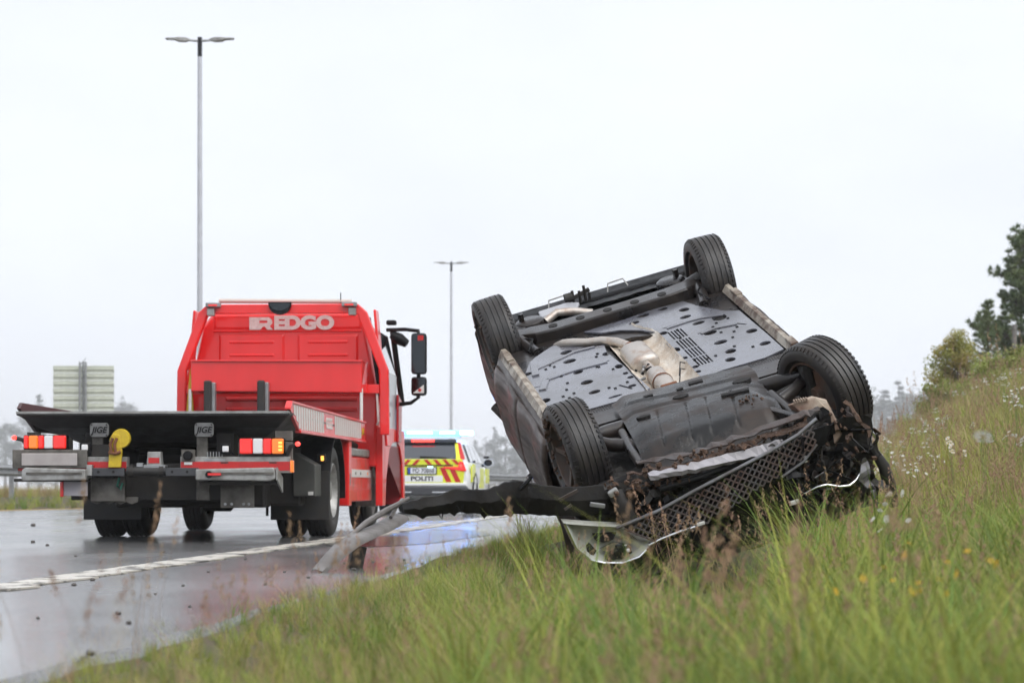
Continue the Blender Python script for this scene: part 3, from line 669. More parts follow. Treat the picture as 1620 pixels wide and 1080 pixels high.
# hanging plates below
tb('step_plate', GRIME_GREY, (0.76, 0.16, 0.43), (0.31, 0.03, 0.22)); tb('step_plate', GRIME_GREY, (0.44, 0.16, 0.49), (0.12, 0.03, 0.20)); tb('step_plate', GRIME_GREY, (-0.45, 0.16, 0.49), (0.32, 0.03, 0.22))
for x in (0.65, 0.71, 0.82, 0.87): MB().lathe([(0.135, 0), (0.135, 0.013), (0.15, 0.013)], 8, 'y', (x, 0, 0.355)).build('bolt', GALV, T)
tube('rope_loop', mat('green_rope', (0.04, 0.16, 0.12), rough=0.8), T, [(-0.33, 0.1, 0.60), (-0.35, 0.1, 0.52), (-0.32, 0.1, 0.49), (-0.30, 0.1, 0.55)], 0.012)
MB().prism([(-0.62 + 0.055 * k, 0.375 - (0.022 if k % 2 else 0)) for k in range(9)] + [(-0.18, 0.42), (-0.62, 0.42)], 0.2, 0.23, 'y').build('serrated_plate', GRIME_GREY, T)
# marker lamps on stalks
for x, z, s in ((1.345, 0.905, 1), (-1.29, 0.965, -1)):
    tube('marker_stalk', RUBBER, T, [(x - 0.13 * s, 0.1, z - 0.13), (x - 0.07 * s, 0.05, z - 0.02), (x, 0.02, z)], 0.02)
    MB().lathe([(-0.03, 0), (-0.028, 0.016), (0.0, 0.022), (0.03, 0.02), (0.03, 0)], 12, 'y', (x, 0.0, z)).build('marker_lamp', LENS_LIT, T, smooth=60)
tb('amber_side_lamp', LENS_ORANGE, (1.285, 0.06, 0.70), (0.03, 0.06, 0.11), 0.006)

tb('underrun_mass', CHASSIS, (0.0, 1.9, 0.46), (1.5, 0.35, 0.30), 0.03); tb('underrun_mass', CHASSIS, (0.78, 2.2, 0.55), (0.55, 0.3, 0.45), 0.03); tb('underrun_mass', CHASSIS, (0.0, 4.4, 0.55), (1.2, 1.2, 0.35), 0.05)
# --- wheels
def truck_wheel(x, y, s, r=0.475, w=0.27, dual=False):
    o = empty('wheel', (x, y, r)); o.parent = T
    prof = [(-w / 2 + 0.03, r * 0.60), (-w / 2, r * 0.72), (-w / 2 + 0.01, r * 0.92), (-w / 2 + 0.035, r * 0.985)]
    for q in (-0.6, -0.2, 0.2, 0.6):
        c = q * w / 2 * 0.9
        prof += [(c - 0.035, r), (c - 0.008, r), (c - 0.006, r - 0.014), (c + 0.006, r - 0.014), (c + 0.008, r)]
    prof += [(w / 2 - 0.035, r * 0.985), (w / 2 - 0.01, r * 0.92), (w / 2, r * 0.72), (w / 2 - 0.03, r * 0.60)]
    MB().lathe(prof, 40).build('tyre', RUBBER, o, smooth=35)
    d = 1 if s > 0 else -1
    rimp = [(-d * w * 0.3, r * 0.60), (d * w * 0.42, r * 0.605), (d * w * 0.46, r * 0.58), (d * w * 0.40, r * 0.55), (d * w * 0.12, r * 0.50), (d * w * 0.02, r * 0.38), (d * w * 0.10, r * 0.28), (d * w * 0.34, r * 0.20), (d * w * 0.36, 0.001)] if dual else [(-d * w * 0.3, r * 0.60), (d * w * 0.42, r * 0.605), (d * w * 0.44, r * 0.57), (d * w * 0.2, r * 0.52), (d * w * 0.44, r * 0.36), (d * w * 0.5, r * 0.2), (d * w * 0.5, 0.001)]
    MB().lathe(rimp, 32).build('rim', ALU, o, smooth=40)
    for k in range(8):
        a = k * math.pi / 4; MB().lathe([(d * w * 0.1, 0.017), (d * w * 0.2, 0.015), (d * w * 0.2, 0)], 6, 'x', (0, r * 0.33 * math.cos(a), r * 0.33 * math.sin(a))).build('wheel_nut', GALV, o)
    return o
for s in (-1, 1):
    truck_wheel(s * 1.10, 3.15, s, dual=True); truck_wheel(s * 0.80, 3.15, s, dual=True)
    truck_wheel(s * 1.00, 7.2, s)
    # arched black mudguard over the rear wheels
    secs = []
    for k in range(13):
        a = R(-8 + 196 * k / 12); rr = 0.56
        secs.append([(s * 0.66, 3.15 + rr * math.cos(a), 0.475 + rr * math.sin(a)), (s * 1.265, 3.15 + rr * math.cos(a), 0.475 + rr * math.sin(a)), (s * 1.265, 3.15 + (rr + 0.02) * math.cos(a), 0.475 + (rr + 0.02) * math.sin(a)), (s * 0.66, 3.15 + (rr + 0.02) * math.cos(a), 0.475 + (rr + 0.02) * math.sin(a))])
    MB().loft(secs).build('mudguard', PLASTIC, T, smooth=40)
    tb('mud_flap', RUBBER, (s * 0.965, 2.55, 0.43), (0.60, 0.02, 0.50))
MB().tube([(-0.7, 3.15, 0.475), (-0.25, 3.15, 0.475), (-0.14, 3.15, 0.47), (0.14, 3.15, 0.47), (0.25, 3.15, 0.475), (0.7, 3.15, 0.475)], [0.09, 0.10, 0.21, 0.21, 0.10, 0.09], 16).build('rear_axle', CHASSIS, T, smooth=50)
tube('drop_link', CHASSIS, T, [(-0.08, 2.7, 0.5), (-0.07, 2.7, 0.24)], 0.02, 6); tube('drop_link', CHASSIS, T, [(0.62, 2.6, 0.5), (0.62, 2.6, 0.22)], 0.015, 6)
for k in range(5): tb('suspension_bracket', CHASSIS, (-0.18 + 0.045 * k, 2.6 + 0.03 * k, 0.36 + 0.03 * k), (0.05, 0.05, 0.06), 0)
for s in (-1, 1): MB().lathe([(0, 0), (0, 0.13), (0.05, 0.16), (0.2, 0.16), (0.25, 0.12), (0.25, 0)], 18, 'z', (s * 0.52, 2.75, 0.42)).build('air_spring', RUBBER, T, smooth=40)
# battery / storage boxes at the right flank
MB().prism([(0.98, 0.42), (1.20, 0.42), (1.20, 0.735), (0.98, 0.86)], 2.0, 2.42, 'y').build('storage_box', mat('dark_storage_box', (0.045, 0.047, 0.045), (0.07, 0.07, 0.062), 5, 0.45, 0.6), T, bevel=0.01)
tb('box_label', WHITE, (1.16, 1.995, 0.45), (0.05, 0.006, 0.035), 0)
o = tb('amber_marker', PLASTIC, (1.22, 2.30, 0.80), (0.09, 0.05, 0.09), 0.01); box('lens', LENS_AMBER_LIT, o, (1.235, 2.27, 0.80), (0.03, 0.02, 0.05), 0.006)
# red side lockers between the axles
for s in (-1, 1):
    tb('side_locker', RED_LOW, (s * 1.05, 5.15, 0.66), (0.40, 1.75, 0.36), 0.012)
    o = tb('locker_upright', RED, (s * 1.12, 4.15, 0.68), (0.28, 0.22, 0.74), 0.015)
    MB().prism([(0.85 * s, 0.33), (1.25 * s, 0.36), (1.25 * s, 0.49), (0.85 * s, 0.49)], 4.3, 6.05, 'y').build('side_skirt', RED_LOW, T, bevel=0.006)
    tb('locker_rail', ALU, (s * 1.22, 5.2, 0.895), (0.07, 1.55, 0.09), 0.02)
    tb('white_band', STRIPE_W, (s * 1.253, 5.15, 0.665), (0.006, 1.7, 0.085), 0)
    for yy in (4.6, 5.0, 5.6): tb('band_rivet', LENS_ORANGE if yy == 5.6 else GRIME_GREY, (s * 1.258, yy, 0.665), (0.006, 0.04, 0.03), 0)
    tb('locker_latch', GALV, (s * 1.258, 4.12, 0.60), (0.02, 0.02, 0.13), 0.004)
    tb('step', ALU, (s * 1.16, 6.25, 0.42), (0.24, 0.10, 0.26), 0.01)
o = tb('side_work_lamp', PLASTIC, (1.20, 5.95, 1.0), (0.11, 0.06, 0.12), 0.02); box('lens', LENS_WHITE, o, (1.20, 5.915, 1.0), (0.08, 0.02, 0.09), 0.015)
tube('air_hose', RUBBER, T, [(0.85, 5.0, 1.0), (1.0, 5.3, 1.05), (1.1, 5.7, 0.98)], 0.04)
tb('red_bed_strut', RED, (0.95, 4.5, 0.98), (0.05, 1.4, 0.12)); tb('bed_underbeam', RED, (0.55, 4.8, 0.97), (0.5, 1.2, 0.1))

# --- headboard frame and cab, y from 5.4
CX = 0.31
def frame_pts(o, zb): # outline of the red guard frame, offset o inwards
    return [(-1.215 + o, zb), (-1.205 + o, 1.83), (-0.96 + o, 2.49 - o * 0.3), (-0.86 + o * 0.9, 2.58 - o), (0.86 - o * 0.9, 2.58 - o), (0.96 - o, 2.49 - o * 0.3), (1.205 - o, 1.83), (1.215 - o, zb)]
outp = [(x + CX, z) for x, z in frame_pts(0, 1.1)]; inn = [(x + CX, z) for x, z in frame_pts(0.105, 1.1)]
secs = []
for (a, b) in zip(outp, inn): secs.append([(a[0], 5.42, a[1]), (b[0], 5.42, b[1]), (b[0], 5.52, b[1]), (a[0], 5.52, a[1])])
MB().loft(secs).build('guard_frame', RED, T, bevel=0.014)
tb('frame_rail', RED, (CX, 5.47, 1.62), (2.2, 0.08, 0.10))
# cab rear wall with pressed panels
cab = MB()
def cs(y, w, zt, r=0.16): # cab cross-section
    b = 0.75
    v = w + 0.10
    return [(-v + CX, y, b), (w + CX, y, b), (w + 0.02 + CX, y, 1.6), (w - 0.14 + CX, y, zt - r), (w - 0.26 + CX, y, zt - 0.02), (w - 0.36 + CX, y, zt), (-v + 0.36 + CX, y, zt), (-v + 0.26 + CX, y, zt - 0.02), (-v + 0.14 + CX, y, zt - r), (-v - 0.02 + CX, y, 1.6)]
cab.loft([cs(5.80, 1.01, 2.50), cs(5.86, 1.03, 2.53), cs(6.5, 1.03, 2.55), cs(7.3, 1.02, 2.50), cs(7.75, 0.97, 2.25)])
cab_o = cab.build('cab', RED, T, bevel=0.02)
def pressed(x0, x1, z0, z1, y, d, name='pressed_panel', m=RED, inset=0.03):
    r = MB(); r.loft([[(x0, y, z0), (x1, y, z0), (x1, y, z1), (x0, y, z1)], [(x0 + inset, y - d, z0 + inset), (x1 - inset, y - d, z0 + inset), (x1 - inset, y - d, z1 - inset), (x0 + inset, y - d, z1 - inset)]])
    return r.build(name, m, cab_o, bevel=0.008)
for (x0, x1) in ((CX - 0.80, CX - 0.03), (CX + 0.11, CX + 0.82)):
    pressed(x0, x1, 1.90, 2.27, 5.80, 0.020)
    for z in (2.15, 2.0): pressed(x0 + 0.12, x1 - 0.12, z, z + 0.045, 5.784, 0.012, 'pressed_rib', inset=0.014)
pressed(CX - 0.86, CX + 0.86, 2.315, 2.50, 5.80, 0.016, 'pressed_panel')
for z in (1.13, 1.25, 1.37, 1.49): pressed(CX - 0.72, CX + 0.80, z, z + 0.06, 5.80, 0.014, 'pressed_rib', inset=0.018)
pressed(CX - 0.86, CX + 0.86, 2.285, 2.31, 5.80, 0.024, 'pressed_rib', inset=0.008)
text('lettering', 'EDGO', 0.205, STRIPE_W, cab_o, (CX + 0.19, 5.776, 2.385), (90, 0, 0), 0.012, 1.20, space=1.0)
# the first letter: a block with the R's bowl and leg cut into it
rb = [(x_ , z_ - 0.015) for x_, z_ in ((-0.44, 2.328), (-0.315, 2.328), (-0.28, 2.365), (-0.262, 2.365), (-0.23, 2.328), (-0.165, 2.328), (-0.205, 2.368), (-0.175, 2.40), (-0.178, 2.44), (-0.215, 2.472), (-0.44, 2.472))]
MB().plate([(x + CX, z) for x, z in rb], [[(CX - 0.325, 2.39), (CX - 0.24, 2.39), (CX - 0.225, 2.405), (CX - 0.24, 2.42), (CX - 0.325, 2.42)]], 5.775, 5.784, 'y').build('lettering', STRIPE_W, cab_o)
# locker across the frame
lo = MB().prism([(-0.97 + CX, 1.585), (0.955 + CX, 1.565), (0.955 + CX, 1.915), (-0.97 + CX, 1.925)], 5.06, 5.52, 'y').build('cross_locker', RED, T, bevel=0.008)
MB().prism([(-0.975 + CX, 1.915), (0.96 + CX, 1.905), (0.96 + CX, 1.925), (-0.975 + CX, 1.935)], 5.04, 5.54, 'y').build('locker_lid', RED, lo, bevel=0.004)
for x in (-0.75, -0.15):
    tb('stake_bracket', GALV, (x + CX + 0.035, 5.02, 1.40), (0.06, 0.10, 0.56), 0.01); tb('rubber_buffer', RUBBER, (x + CX - 0.01, 4.95, 1.50), (0.085, 0.07, 0.40), 0.02)
    tb('stake_foot', GALV, (x + CX + 0.04, 5.0, 1.15), (0.22, 0.14, 0.08), 0.01)
tube('stake_link', GALV, T, [(-0.75 + CX, 5.0, 1.19), (-0.25 + CX, 5.0, 1.17)], 0.02, 8)
for x in (-0.985, 0.945): tube('white_rod', WHITE, T, [(x + CX, 5.08, 1.17), (x + CX, 5.08, 1.61)], 0.018, 8)
for z in (2.57,):
    for x in (-0.78, 0.77):
        o = tb('frame_lamp', GALV, (x + CX, 5.38, z), (0.17, 0.07, 0.05), 0.008); box('lamp_body', ALU, o, (x + CX + (0.03 if x > 0 else -0.03), 5.40, z - 0.08), (0.085, 0.06, 0.09), 0.012)
        box('red_lens', LENS_RED, o, (x + CX, 5.342, z - 0.005), (0.10, 0.012, 0.018), 0)
tube('light_bar', mat('pale_roof_bar', (0.55, 0.50, 0.46), rough=0.4), T, [(-0.76 + CX, 5.62, 2.635), (0.76 + CX, 5.62, 2.62)], 0.028, 10)
tube('aerial', PLASTIC, T, [(0.64 + CX, 5.6, 2.6), (0.64 + CX, 5.6, 2.72)], 0.006, 6)
hm = MB().prism([(0.14 * math.cos(a) * (0.95) , -0.145 * abs(math.sin(a)) ** 0.9) for a in [math.pi * k / 12 for k in range(13)]], 0, 0.03, 'y').build('rear_view_mirror', PLASTIC, T); hm.location = (-0.02 + CX, 5.37, 2.60)
MB().prism([(0.115 * math.cos(a), -0.012 - 0.085 * abs(math.sin(a)) ** 0.9) for a in [math.pi * k / 12 for k in range(13)]], -0.004, 0.0, 'y').build('mirror_face', MIRROR, hm)
tb('cab_corner_seal', PLASTIC, (CX + 1.03, 5.70, 1.9), (0.05, 0.06, 1.1), 0.01, (0, -9, 0)); 
for s in (-1, 1): tb('air_deflector', RED, (CX + s * 1.10, 5.68, 1.75), (0.03, 0.26, 1.55), 0.01, (0, -s * 5, 0))
# yellow folded strap in the left corner
MB().prism([(-1.10 + CX, 1.15), (-0.98 + CX, 1.15), (-1.04 + CX, 1.85)], 5.34, 5.38, 'y').build('yellow_strap', YEL_HOOK, T)
CX -= 0.11
# right flank of the cab: door, window, arch
DOORW = mat('pale_door_panel', (0.50, 0.53, 0.58), rough=0.3, coat=0.3)
tb('cab_door', DOORW, (CX + 1.175, 6.75, 1.42), (0.03, 1.05, 0.85), 0.012); tb('door_window', GLASS_DARK, (CX + 1.13, 6.75, 2.08), (0.02, 0.95, 0.5), 0.01, (0, -12, 0))
tb('door_handle', PLASTIC, (CX + 1.2, 6.35, 1.36), (0.03, 0.2, 0.05)); 
MB().plate([(5.82, 0.30), (6.10, 0.30), (6.2, 0.62), (6.5, 0.95), (6.8, 1.03), (7.2, 1.06), (7.55, 1.0), (7.8, 0.8), (7.9, 0.35), (8.05, 0.35), (8.0, 1.2), (5.82, 1.2)], [], CX + 1.12, CX + 1.20, 'x').build('cab_wing', RED, T, bevel=0.01)
MB().prism([(5.9, 1.0), (8.1, 1.0), (8.1, 0.35), (7.9, 0.35), (7.8, 0.3), (7.8, 1.0)], -1.0, CX + 1.18, 'x').build('front_bumper', RED_DEEP, T, bevel=0.02)
MB().prism([(7.15, 1.05), (7.45, 1.05), (7.5, 1.55), (7.15, 1.62)], CX + 1.2, CX + 1.23, 'x').build('open_door_edge', RED_DEEP, T, bevel=0.01)
tube('a_pillar', PLASTIC, T, [(CX + 1.13, 7.35, 2.40), (CX + 1.22, 7.6, 1.5)], 0.035)
tube('grab_rail', WHITE, T, [(CX + 1.16, 5.50, 1.62), (CX + 1.18, 5.46, 1.6), (CX + 1.20, 5.46, 1.25), (CX + 1.18, 5.5, 1.22)], 0.014)
# mirrors
mi = empty('mirror_assembly', (-0.05, 0, 0)); mi.parent = T
tube('mirror_arm', PLASTIC, mi, [(CX + 1.12, 7.3, 2.40), (CX + 1.35, 7.2, 2.40), (CX + 1.52, 7.1, 2.375), (CX + 1.53, 7.1, 2.30)], 0.024)
tube('mirror_arm', PLASTIC, mi, [(CX + 1.20, 7.3, 1.50), (CX + 1.42, 7.2, 1.52), (CX + 1.52, 7.1, 1.58), (CX + 1.53, 7.1, 2.2)], 0.024)
MB().lathe([(-0.05, 0), (-0.05, 0.09), (0.05, 0.09), (0.05, 0)], 14, 'y', (CX + 1.19, 7.3, 1.52)).build('hinge', PLASTIC, mi, smooth=40)
for z0, z1, nme in ((1.855, 2.345, 'main_mirror'), (1.60, 1.825, 'wide_angle_mirror')):
    o = box(nme, PLASTIC, mi, (CX + 1.535, 7.05, (z0 + z1) / 2), (0.185, 0.10, z1 - z0), 0.035)
    box('mirror_glass', MIRROR, o, (CX + 1.535, 6.995, (z0 + z1) / 2), (0.155, 0.006, z1 - z0 - 0.035), 0)
    if nme == 'main_mirror': box('red_sticker', RED_REF, o, (CX + 1.56, 6.988, z1 - 0.06), (0.07, 0.004, 0.06), 0)
    else:
        MB().prism([(CX + 1.47, z0 + 0.03), (CX + 1.60, z0 + 0.03), (CX + 1.60, z0 + 0.13)], 6.986, 6.990, 'y').build('white_sticker', STRIPE_W, o); box('red_sticker', RED_REF, o, (CX + 1.55, 6.983, z0 + 0.065), (0.035, 0.004, 0.035), 0, (0, 30, 0))
MB().lathe([(-0.12, 0.0), (-0.11, 0.05), (0.0, 0.075), (0.11, 0.05), (0.12, 0)], 14, 'x').build('kerb_mirror', PLASTIC, mi, smooth=50, loc=(CX + 1.27, 7.3, 2.29)).rotation_euler = (0, R(32), 0)
tb('roof_lamp', PLASTIC, (CX + 1.10, 7.5, 2.50), (0.12, 0.12, 0.06), 0.02)
# ---------------------------------------------------------------- police estate car: x right, y forward (0 = tail)
P = tag(empty('police_car', (-1.74, 48.8, 0), R(-4.6)), 'white police estate car with yellow and red chevrons and blue lights', 'police car')
def ring(y, w, zb, zm, zt, wt):
    return [(-w + 0.05, y, zb), (w - 0.05, y, zb), (w, y, zb + 0.10), (w + 0.015, y, zm), (wt, y, zt), (-wt, y, zt), (-w - 0.015, y, zm), (-w, y, zb + 0.10)]
MB().loft([ring(0.05, 0.86, 0.36, 0.72, 0.985, 0.80), ring(0.16, 0.91, 0.30, 0.74, 1.0, 0.85), ring(1.0, 0.93, 0.27, 0.78, 1.0, 0.88), ring(2.6, 0.93, 0.26, 0.76, 0.98, 0.89), ring(3.9, 0.93, 0.27, 0.72, 0.95, 0.86), ring(4.6, 0.88, 0.30, 0.62, 0.82, 0.76), ring(4.92, 0.70, 0.36, 0.52, 0.66, 0.6)]).build('body', WHITE_WET, P, smooth=50, bevel=0.015)
def gring(y, wb, wt, z1, z2): return [(-wb, y, z1), (wb, y, z1), (wt + 0.05, y, z2 - 0.09), (wt, y, z2 - 0.01), (wt * 0.6, y, z2 + 0.01), (-wt * 0.6, y, z2 + 0.01), (-wt, y, z2 - 0.01), (-wt - 0.05, y, z2 - 0.09)]
MB().loft([gring(0.10, 0.80, 0.76, 0.97, 1.06), gring(0.50, 0.84, 0.64, 0.97, 1.44), gring(1.5, 0.86, 0.64, 0.97, 1.47), gring(2.6, 0.86, 0.62, 0.97, 1.46), gring(3.75, 0.84, 0.70, 0.95, 1.03)]).build('cabin', WHITE_WET, P, smooth=50, bevel=0.01)
# tailgate skin, stripes, plate
PY = 0.035
tg = MB().prism([(-0.80, 0.60), (0.80, 0.60), (0.82, 0.80), (0.78, 1.06), (-0.78, 1.06), (-0.82, 0.80)], PY, 0.09, 'y').build('tailgate', YELLOW, P, bevel=0.012)
def chev(pts): MB().prism(pts, PY - 0.004, PY + 0.01, 'y').build('red_chevron', RED_REF, tg)
for s in (-1, 1):
    for x in (0.03, 0.21, 0.39, 0.57): chev([(s * (x + 0.09), 0.955), (s * (x + 0.0), 1.055), (s * (x + 0.075), 1.055), (s * (x + 0.17), 0.955)])
    for x in (0.34, 0.52): chev([(s * x, 0.90), (s * (x + 0.10), 0.90), (s * (x + 0.235), 0.62), (s * (x + 0.13), 0.62)])
box('plate_recess', WHITE_WET, tg, (0, PY - 0.002, 0.685), (0.80, 0.012, 0.125), 0.004)
box('tailgate_moulding', PLASTIC, tg, (0, PY - 0.004, 0.94), (1.2, 0.014, 0.022), 0.004)
pl = box('number_plate', mat('plate_white', (0.72, 0.74, 0.78), rough=0.4), tg, (0, PY - 0.014, 0.838), (0.54, 0.012, 0.115), 0.004)
box('plate_frame', PLASTIC, tg, (0, PY - 0.009, 0.838), (0.58, 0.010, 0.145), 0.004)
INK = mat('plate_ink', (0.02, 0.02, 0.025), rough=0.5)
text('lettering', 'PD 70868', 0.115, INK, pl, (0.03, PY - 0.021, 0.836), (90, 0, 0), 0.001, 0.92)
box('blue_band', mat('plate_blue', (0.02, 0.08, 0.4), rough=0.4), pl, (-0.245, PY - 0.0205, 0.838), (0.045, 0.002, 0.11), 0)
text('lettering', 'POLITI', 0.115, INK, tg, (0, PY - 0.009, 0.685), (90, 0, 0), 0.004, 1.32)
box('lower_tailgate', WHITE_WET, P, (0, 0.05, 0.575), (1.72, 0.08, 0.06), 0.015)
MB().prism([(-0.88, 0.36), (0.88, 0.36), (0.90, 0.46), (0.88, 0.545), (-0.88, 0.545), (-0.90, 0.46)], -0.03, 0.20, 'y').build('rear_bumper', mat('grey_bumper', (0.05, 0.052, 0.058), rough=0.4), P, bevel=0.03)
for s in (-1, 1):
    box('skid_trim', CHROME, P, (s * 0.45, -0.032, 0.425), (0.5, 0.01, 0.02), 0.003)
    MB().prism([(s * 0.40, 0.885), (s * 0.78, 0.83), (s * 0.86, 0.835), (s * 0.80, 1.01), (s * 0.72, 1.02), (s * 0.70, 0.915), (s * 0.42, 0.915)], PY - 0.015, 0.16, 'y').build('tail_lamp', LENS_RED, P, bevel=0.008)
    MB().box((s * 0.755, PY - 0.018, 0.935), (0.05, 0.012, 0.055)).build('lit_bulb', LENS_LIT, P, recalc=False)
    MB().prism([(s * 0.64, 1.40), (s * 0.70, 1.40), (s * 0.83, 1.06), (s * 0.74, 1.04)], 0, 0.03, 'y').build('red_pillar_band', RED_REF, P)
for o in P.children:
    if o.name.startswith('red_pillar_band'):
        for v in o.data.vertices: v.co.y += 0.07 + (v.co.z - 1.04) * 1.02
# rear window on the sloping plane
def slope(x, z, d=0.0): return (x, 0.095 + (z - 1.05) * 1.05 - d, z)
wv = [(-0.66, 1.075), (0.66, 1.075), (0.59, 1.375), (-0.59, 1.375)]
MB().add([slope(x, z, 0.03) for x, z in wv] + [slope(x, z, -0.02) for x, z in wv], [(0, 1, 2, 3), (7, 6, 5, 4), (0, 4, 5, 1), (1, 5, 6, 2), (2, 6, 7, 3), (3, 7, 4, 0)]).build('rear_window', GLASS_DARK, P)
for s in (-1, 1):
    wv = [(s * 0.66, 1.06), (s * 0.74, 1.05), (s * 0.65, 1.385), (s * 0.60, 1.385)]
    MB().add([slope(x, z, 0.034) for x, z in wv] + [slope(x, z, 0) for x, z in wv], [(0, 1, 2, 3), (7, 6, 5, 4), (0, 4, 5, 1), (1, 5, 6, 2), (2, 6, 7, 3), (3, 7, 4, 0)]).build('yellow_window_band', YELLOW, P)
    # sides: windows, yellow panels, wheels, mirrors
    for y0, y1 in ((0.75, 1.45), (1.52, 2.35), (2.42, 3.35)):
        zz = 1.38 if y1 < 3 else 1.10
        wv = [(y0, 1.01), (y1, 1.01), (min(y1, 2.75), 1.36), (y0 + (0.15 if y0 < 1 else 0), 1.36)]
        MB().add([(s * (0.885 - (z - 0.97) * 0.39), y, z) for y, z in wv] + [(s * (0.85 - (z - 0.97) * 0.39), y, z) for y, z in wv], [(0, 1, 2, 3), (7, 6, 5, 4), (0, 4, 5, 1), (1, 5, 6, 2), (2, 6, 7, 3), (3, 7, 4, 0)]).build('side_window', GLASS_DARK, P)
    for y0, y1, m, z0, z1 in ((0.25, 0.55, YELLOW, 0.62, 0.92), (0.55, 1.0, YELLOW, 0.72, 0.98), (1.0, 1.9, WHITE_WET, 0.6, 0.9), (1.9, 2.8, YELLOW, 0.5, 0.9), (3.3, 4.0, YELLOW, 0.6, 0.9)):
        box('livery_panel', m, P, (s * 0.937, (y0 + y1) / 2, (z0 + z1) / 2), (0.025, y1 - y0, z1 - z0), 0.004)
    MB().prism([(0.45, 0.30)] + [(0.98 + 0.42 * math.cos(a), 0.345 + 0.42 * math.sin(a)) for a in [math.pi - math.pi * k / 12 for k in range(13)]] + [(1.5, 0.30)] + [(0.98 + 0.46 * math.cos(a), 0.345 + 0.46 * math.sin(a)) for a in [math.pi * k / 12 for k in range(13)]], s * 0.90, s * 0.955, 'x').build('arch_trim', PLASTIC, P)
    for y in (0.98, 3.92):
        w = empty('wheel', (s * 0.82, y, 0.345)); w.parent = P
        MB().lathe([(-0.11, 0.22), (-0.12, 0.28), (-0.10, 0.335), (-0.05, 0.345), (0.05, 0.345), (0.10, 0.335), (0.12, 0.28), (0.11, 0.22)], 28).build('tyre', RUBBER, w, smooth=40)
        MB().lathe([(s * -0.09, 0.22), (s * 0.10, 0.225), (s * 0.06, 0.18), (s * 0.09, 0.06), (s * 0.09, 0.001)], 24).build('rim', ALU, w, smooth=40)
    mr = MB().loft([[(s * (1.02 + a * math.cos(t_)), 2.95 + dy, 1.02 + b * math.sin(t_)) for t_ in [2 * math.pi * k / 14 for k in range(14)]] for dy, a, b in ((-0.02, 0.105, 0.085), (0.06, 0.10, 0.08), (0.16, 0.05, 0.04))]).build('wing_mirror', WHITE_WET, P, smooth=50)
    MB().loft([[(s * (1.02 + a * math.cos(t_)), 2.95 + dy, 1.02 + b * math.sin(t_)) for t_ in [2 * math.pi * k / 14 for k in range(14)]] for dy, a, b in ((-0.028, 0.088, 0.07), (-0.018, 0.088, 0.07))]).build('mirror_glass', MIRROR, mr)
    box('mirror_foot', PLASTIC, mr, (s * 0.92, 3.0, 0.96), (0.10, 0.06, 0.05), 0.01); box('mirror_camera', PLASTIC, mr, (s * 0.98, 3.0, 1.13), (0.11, 0.08, 0.05), 0.012)
# spoiler with high brake lamp, wiper, light bar
sp = MB().prism([(-0.64, 1.385), (0.64, 1.385), (0.62, 1.455), (-0.62, 1.455)], 0.36, 0.60, 'y').build('spoiler', mat('dark_blue_spoiler', (0.02, 0.03, 0.05), rough=0.25, coat=0.5), P, bevel=0.012)
box('brake_lamp', LENS_LIT, sp, (-0.02, 0.352, 1.42), (0.44, 0.02, 0.045), 0.004)
tube('wiper', PLASTIC, P, [slope(-0.05, 1.11, 0.05), slope(0.1, 1.105, 0.055), slope(0.48, 1.085, 0.05)], 0.016, 6)
lb = MB().prism([(-0.76, 1.545), (0.76, 1.545), (0.78, 1.60), (0.76, 1.645), (-0.76, 1.645), (-0.78, 1.60)], 1.35, 1.65, 'y').build('light_bar', BLUE_PALE, P, bevel=0.02)
for s in (-1, 1): box('blue_beacon', BLUE_LAMP, lb, (s * 0.72, 1.5, 1.60), (0.24, 0.34, 0.085), 0.02)
box('blue_beacon', BLUE_LAMP, lb, (-0.2, 1.345, 1.60), (0.5, 0.02, 0.05), 0.006); box('blue_beacon', BLUE_LAMP, lb, (0.35, 1.345, 1.60), (0.3, 0.02, 0.05), 0.006)
box('bar_base', WHITE_WET, lb, (0, 1.5, 1.52), (1.2, 0.2, 0.05), 0.01)
for x in (0.16,): box('plate_lamp', mat('plate_lamp_lit', (0.6, 0.9, 1), rough=0.3, emit=(0.5, 0.95, 1.0), estr=1.6), tg, (x, PY - 0.02, 0.912), (0.11, 0.012, 0.02), 0.003)
box('rear_camera', PLASTIC, tg, (-0.66, PY - 0.03, 0.845), (0.14, 0.04, 0.11), 0.01)
# ---------------------------------------------------------------- overturned car: x to its side, y towards the nose, z towards its roof (down here); origin midway between the wheel hubs
Wk = tag(empty('overturned_car'), 'wrecked brown car lying on its roof with wheels in the air', 'car')
RM = Matrix(((0.955, 0.175, 0.238), (0.088, -0.938, 0.336), (0.282, -0.300, -0.911)))
ex = RM.col[0].normalized(); ey = RM.col[1] - ex * ex.dot(RM.col[1]); ey.normalize(); ez = ex.cross(ey)
M3 = Matrix((ex, ey, ez)).transposed().to_4x4()
Wk.matrix_world = Matrix.Translation((0.896, 16.653, 1.382)) @ M3
rw = random.Random(5)
def wb(name, m, c, d, bevel=0.006, rot=None, top=None, parent=None): return box(name, m, parent or Wk, c, d, bevel, rot, top)

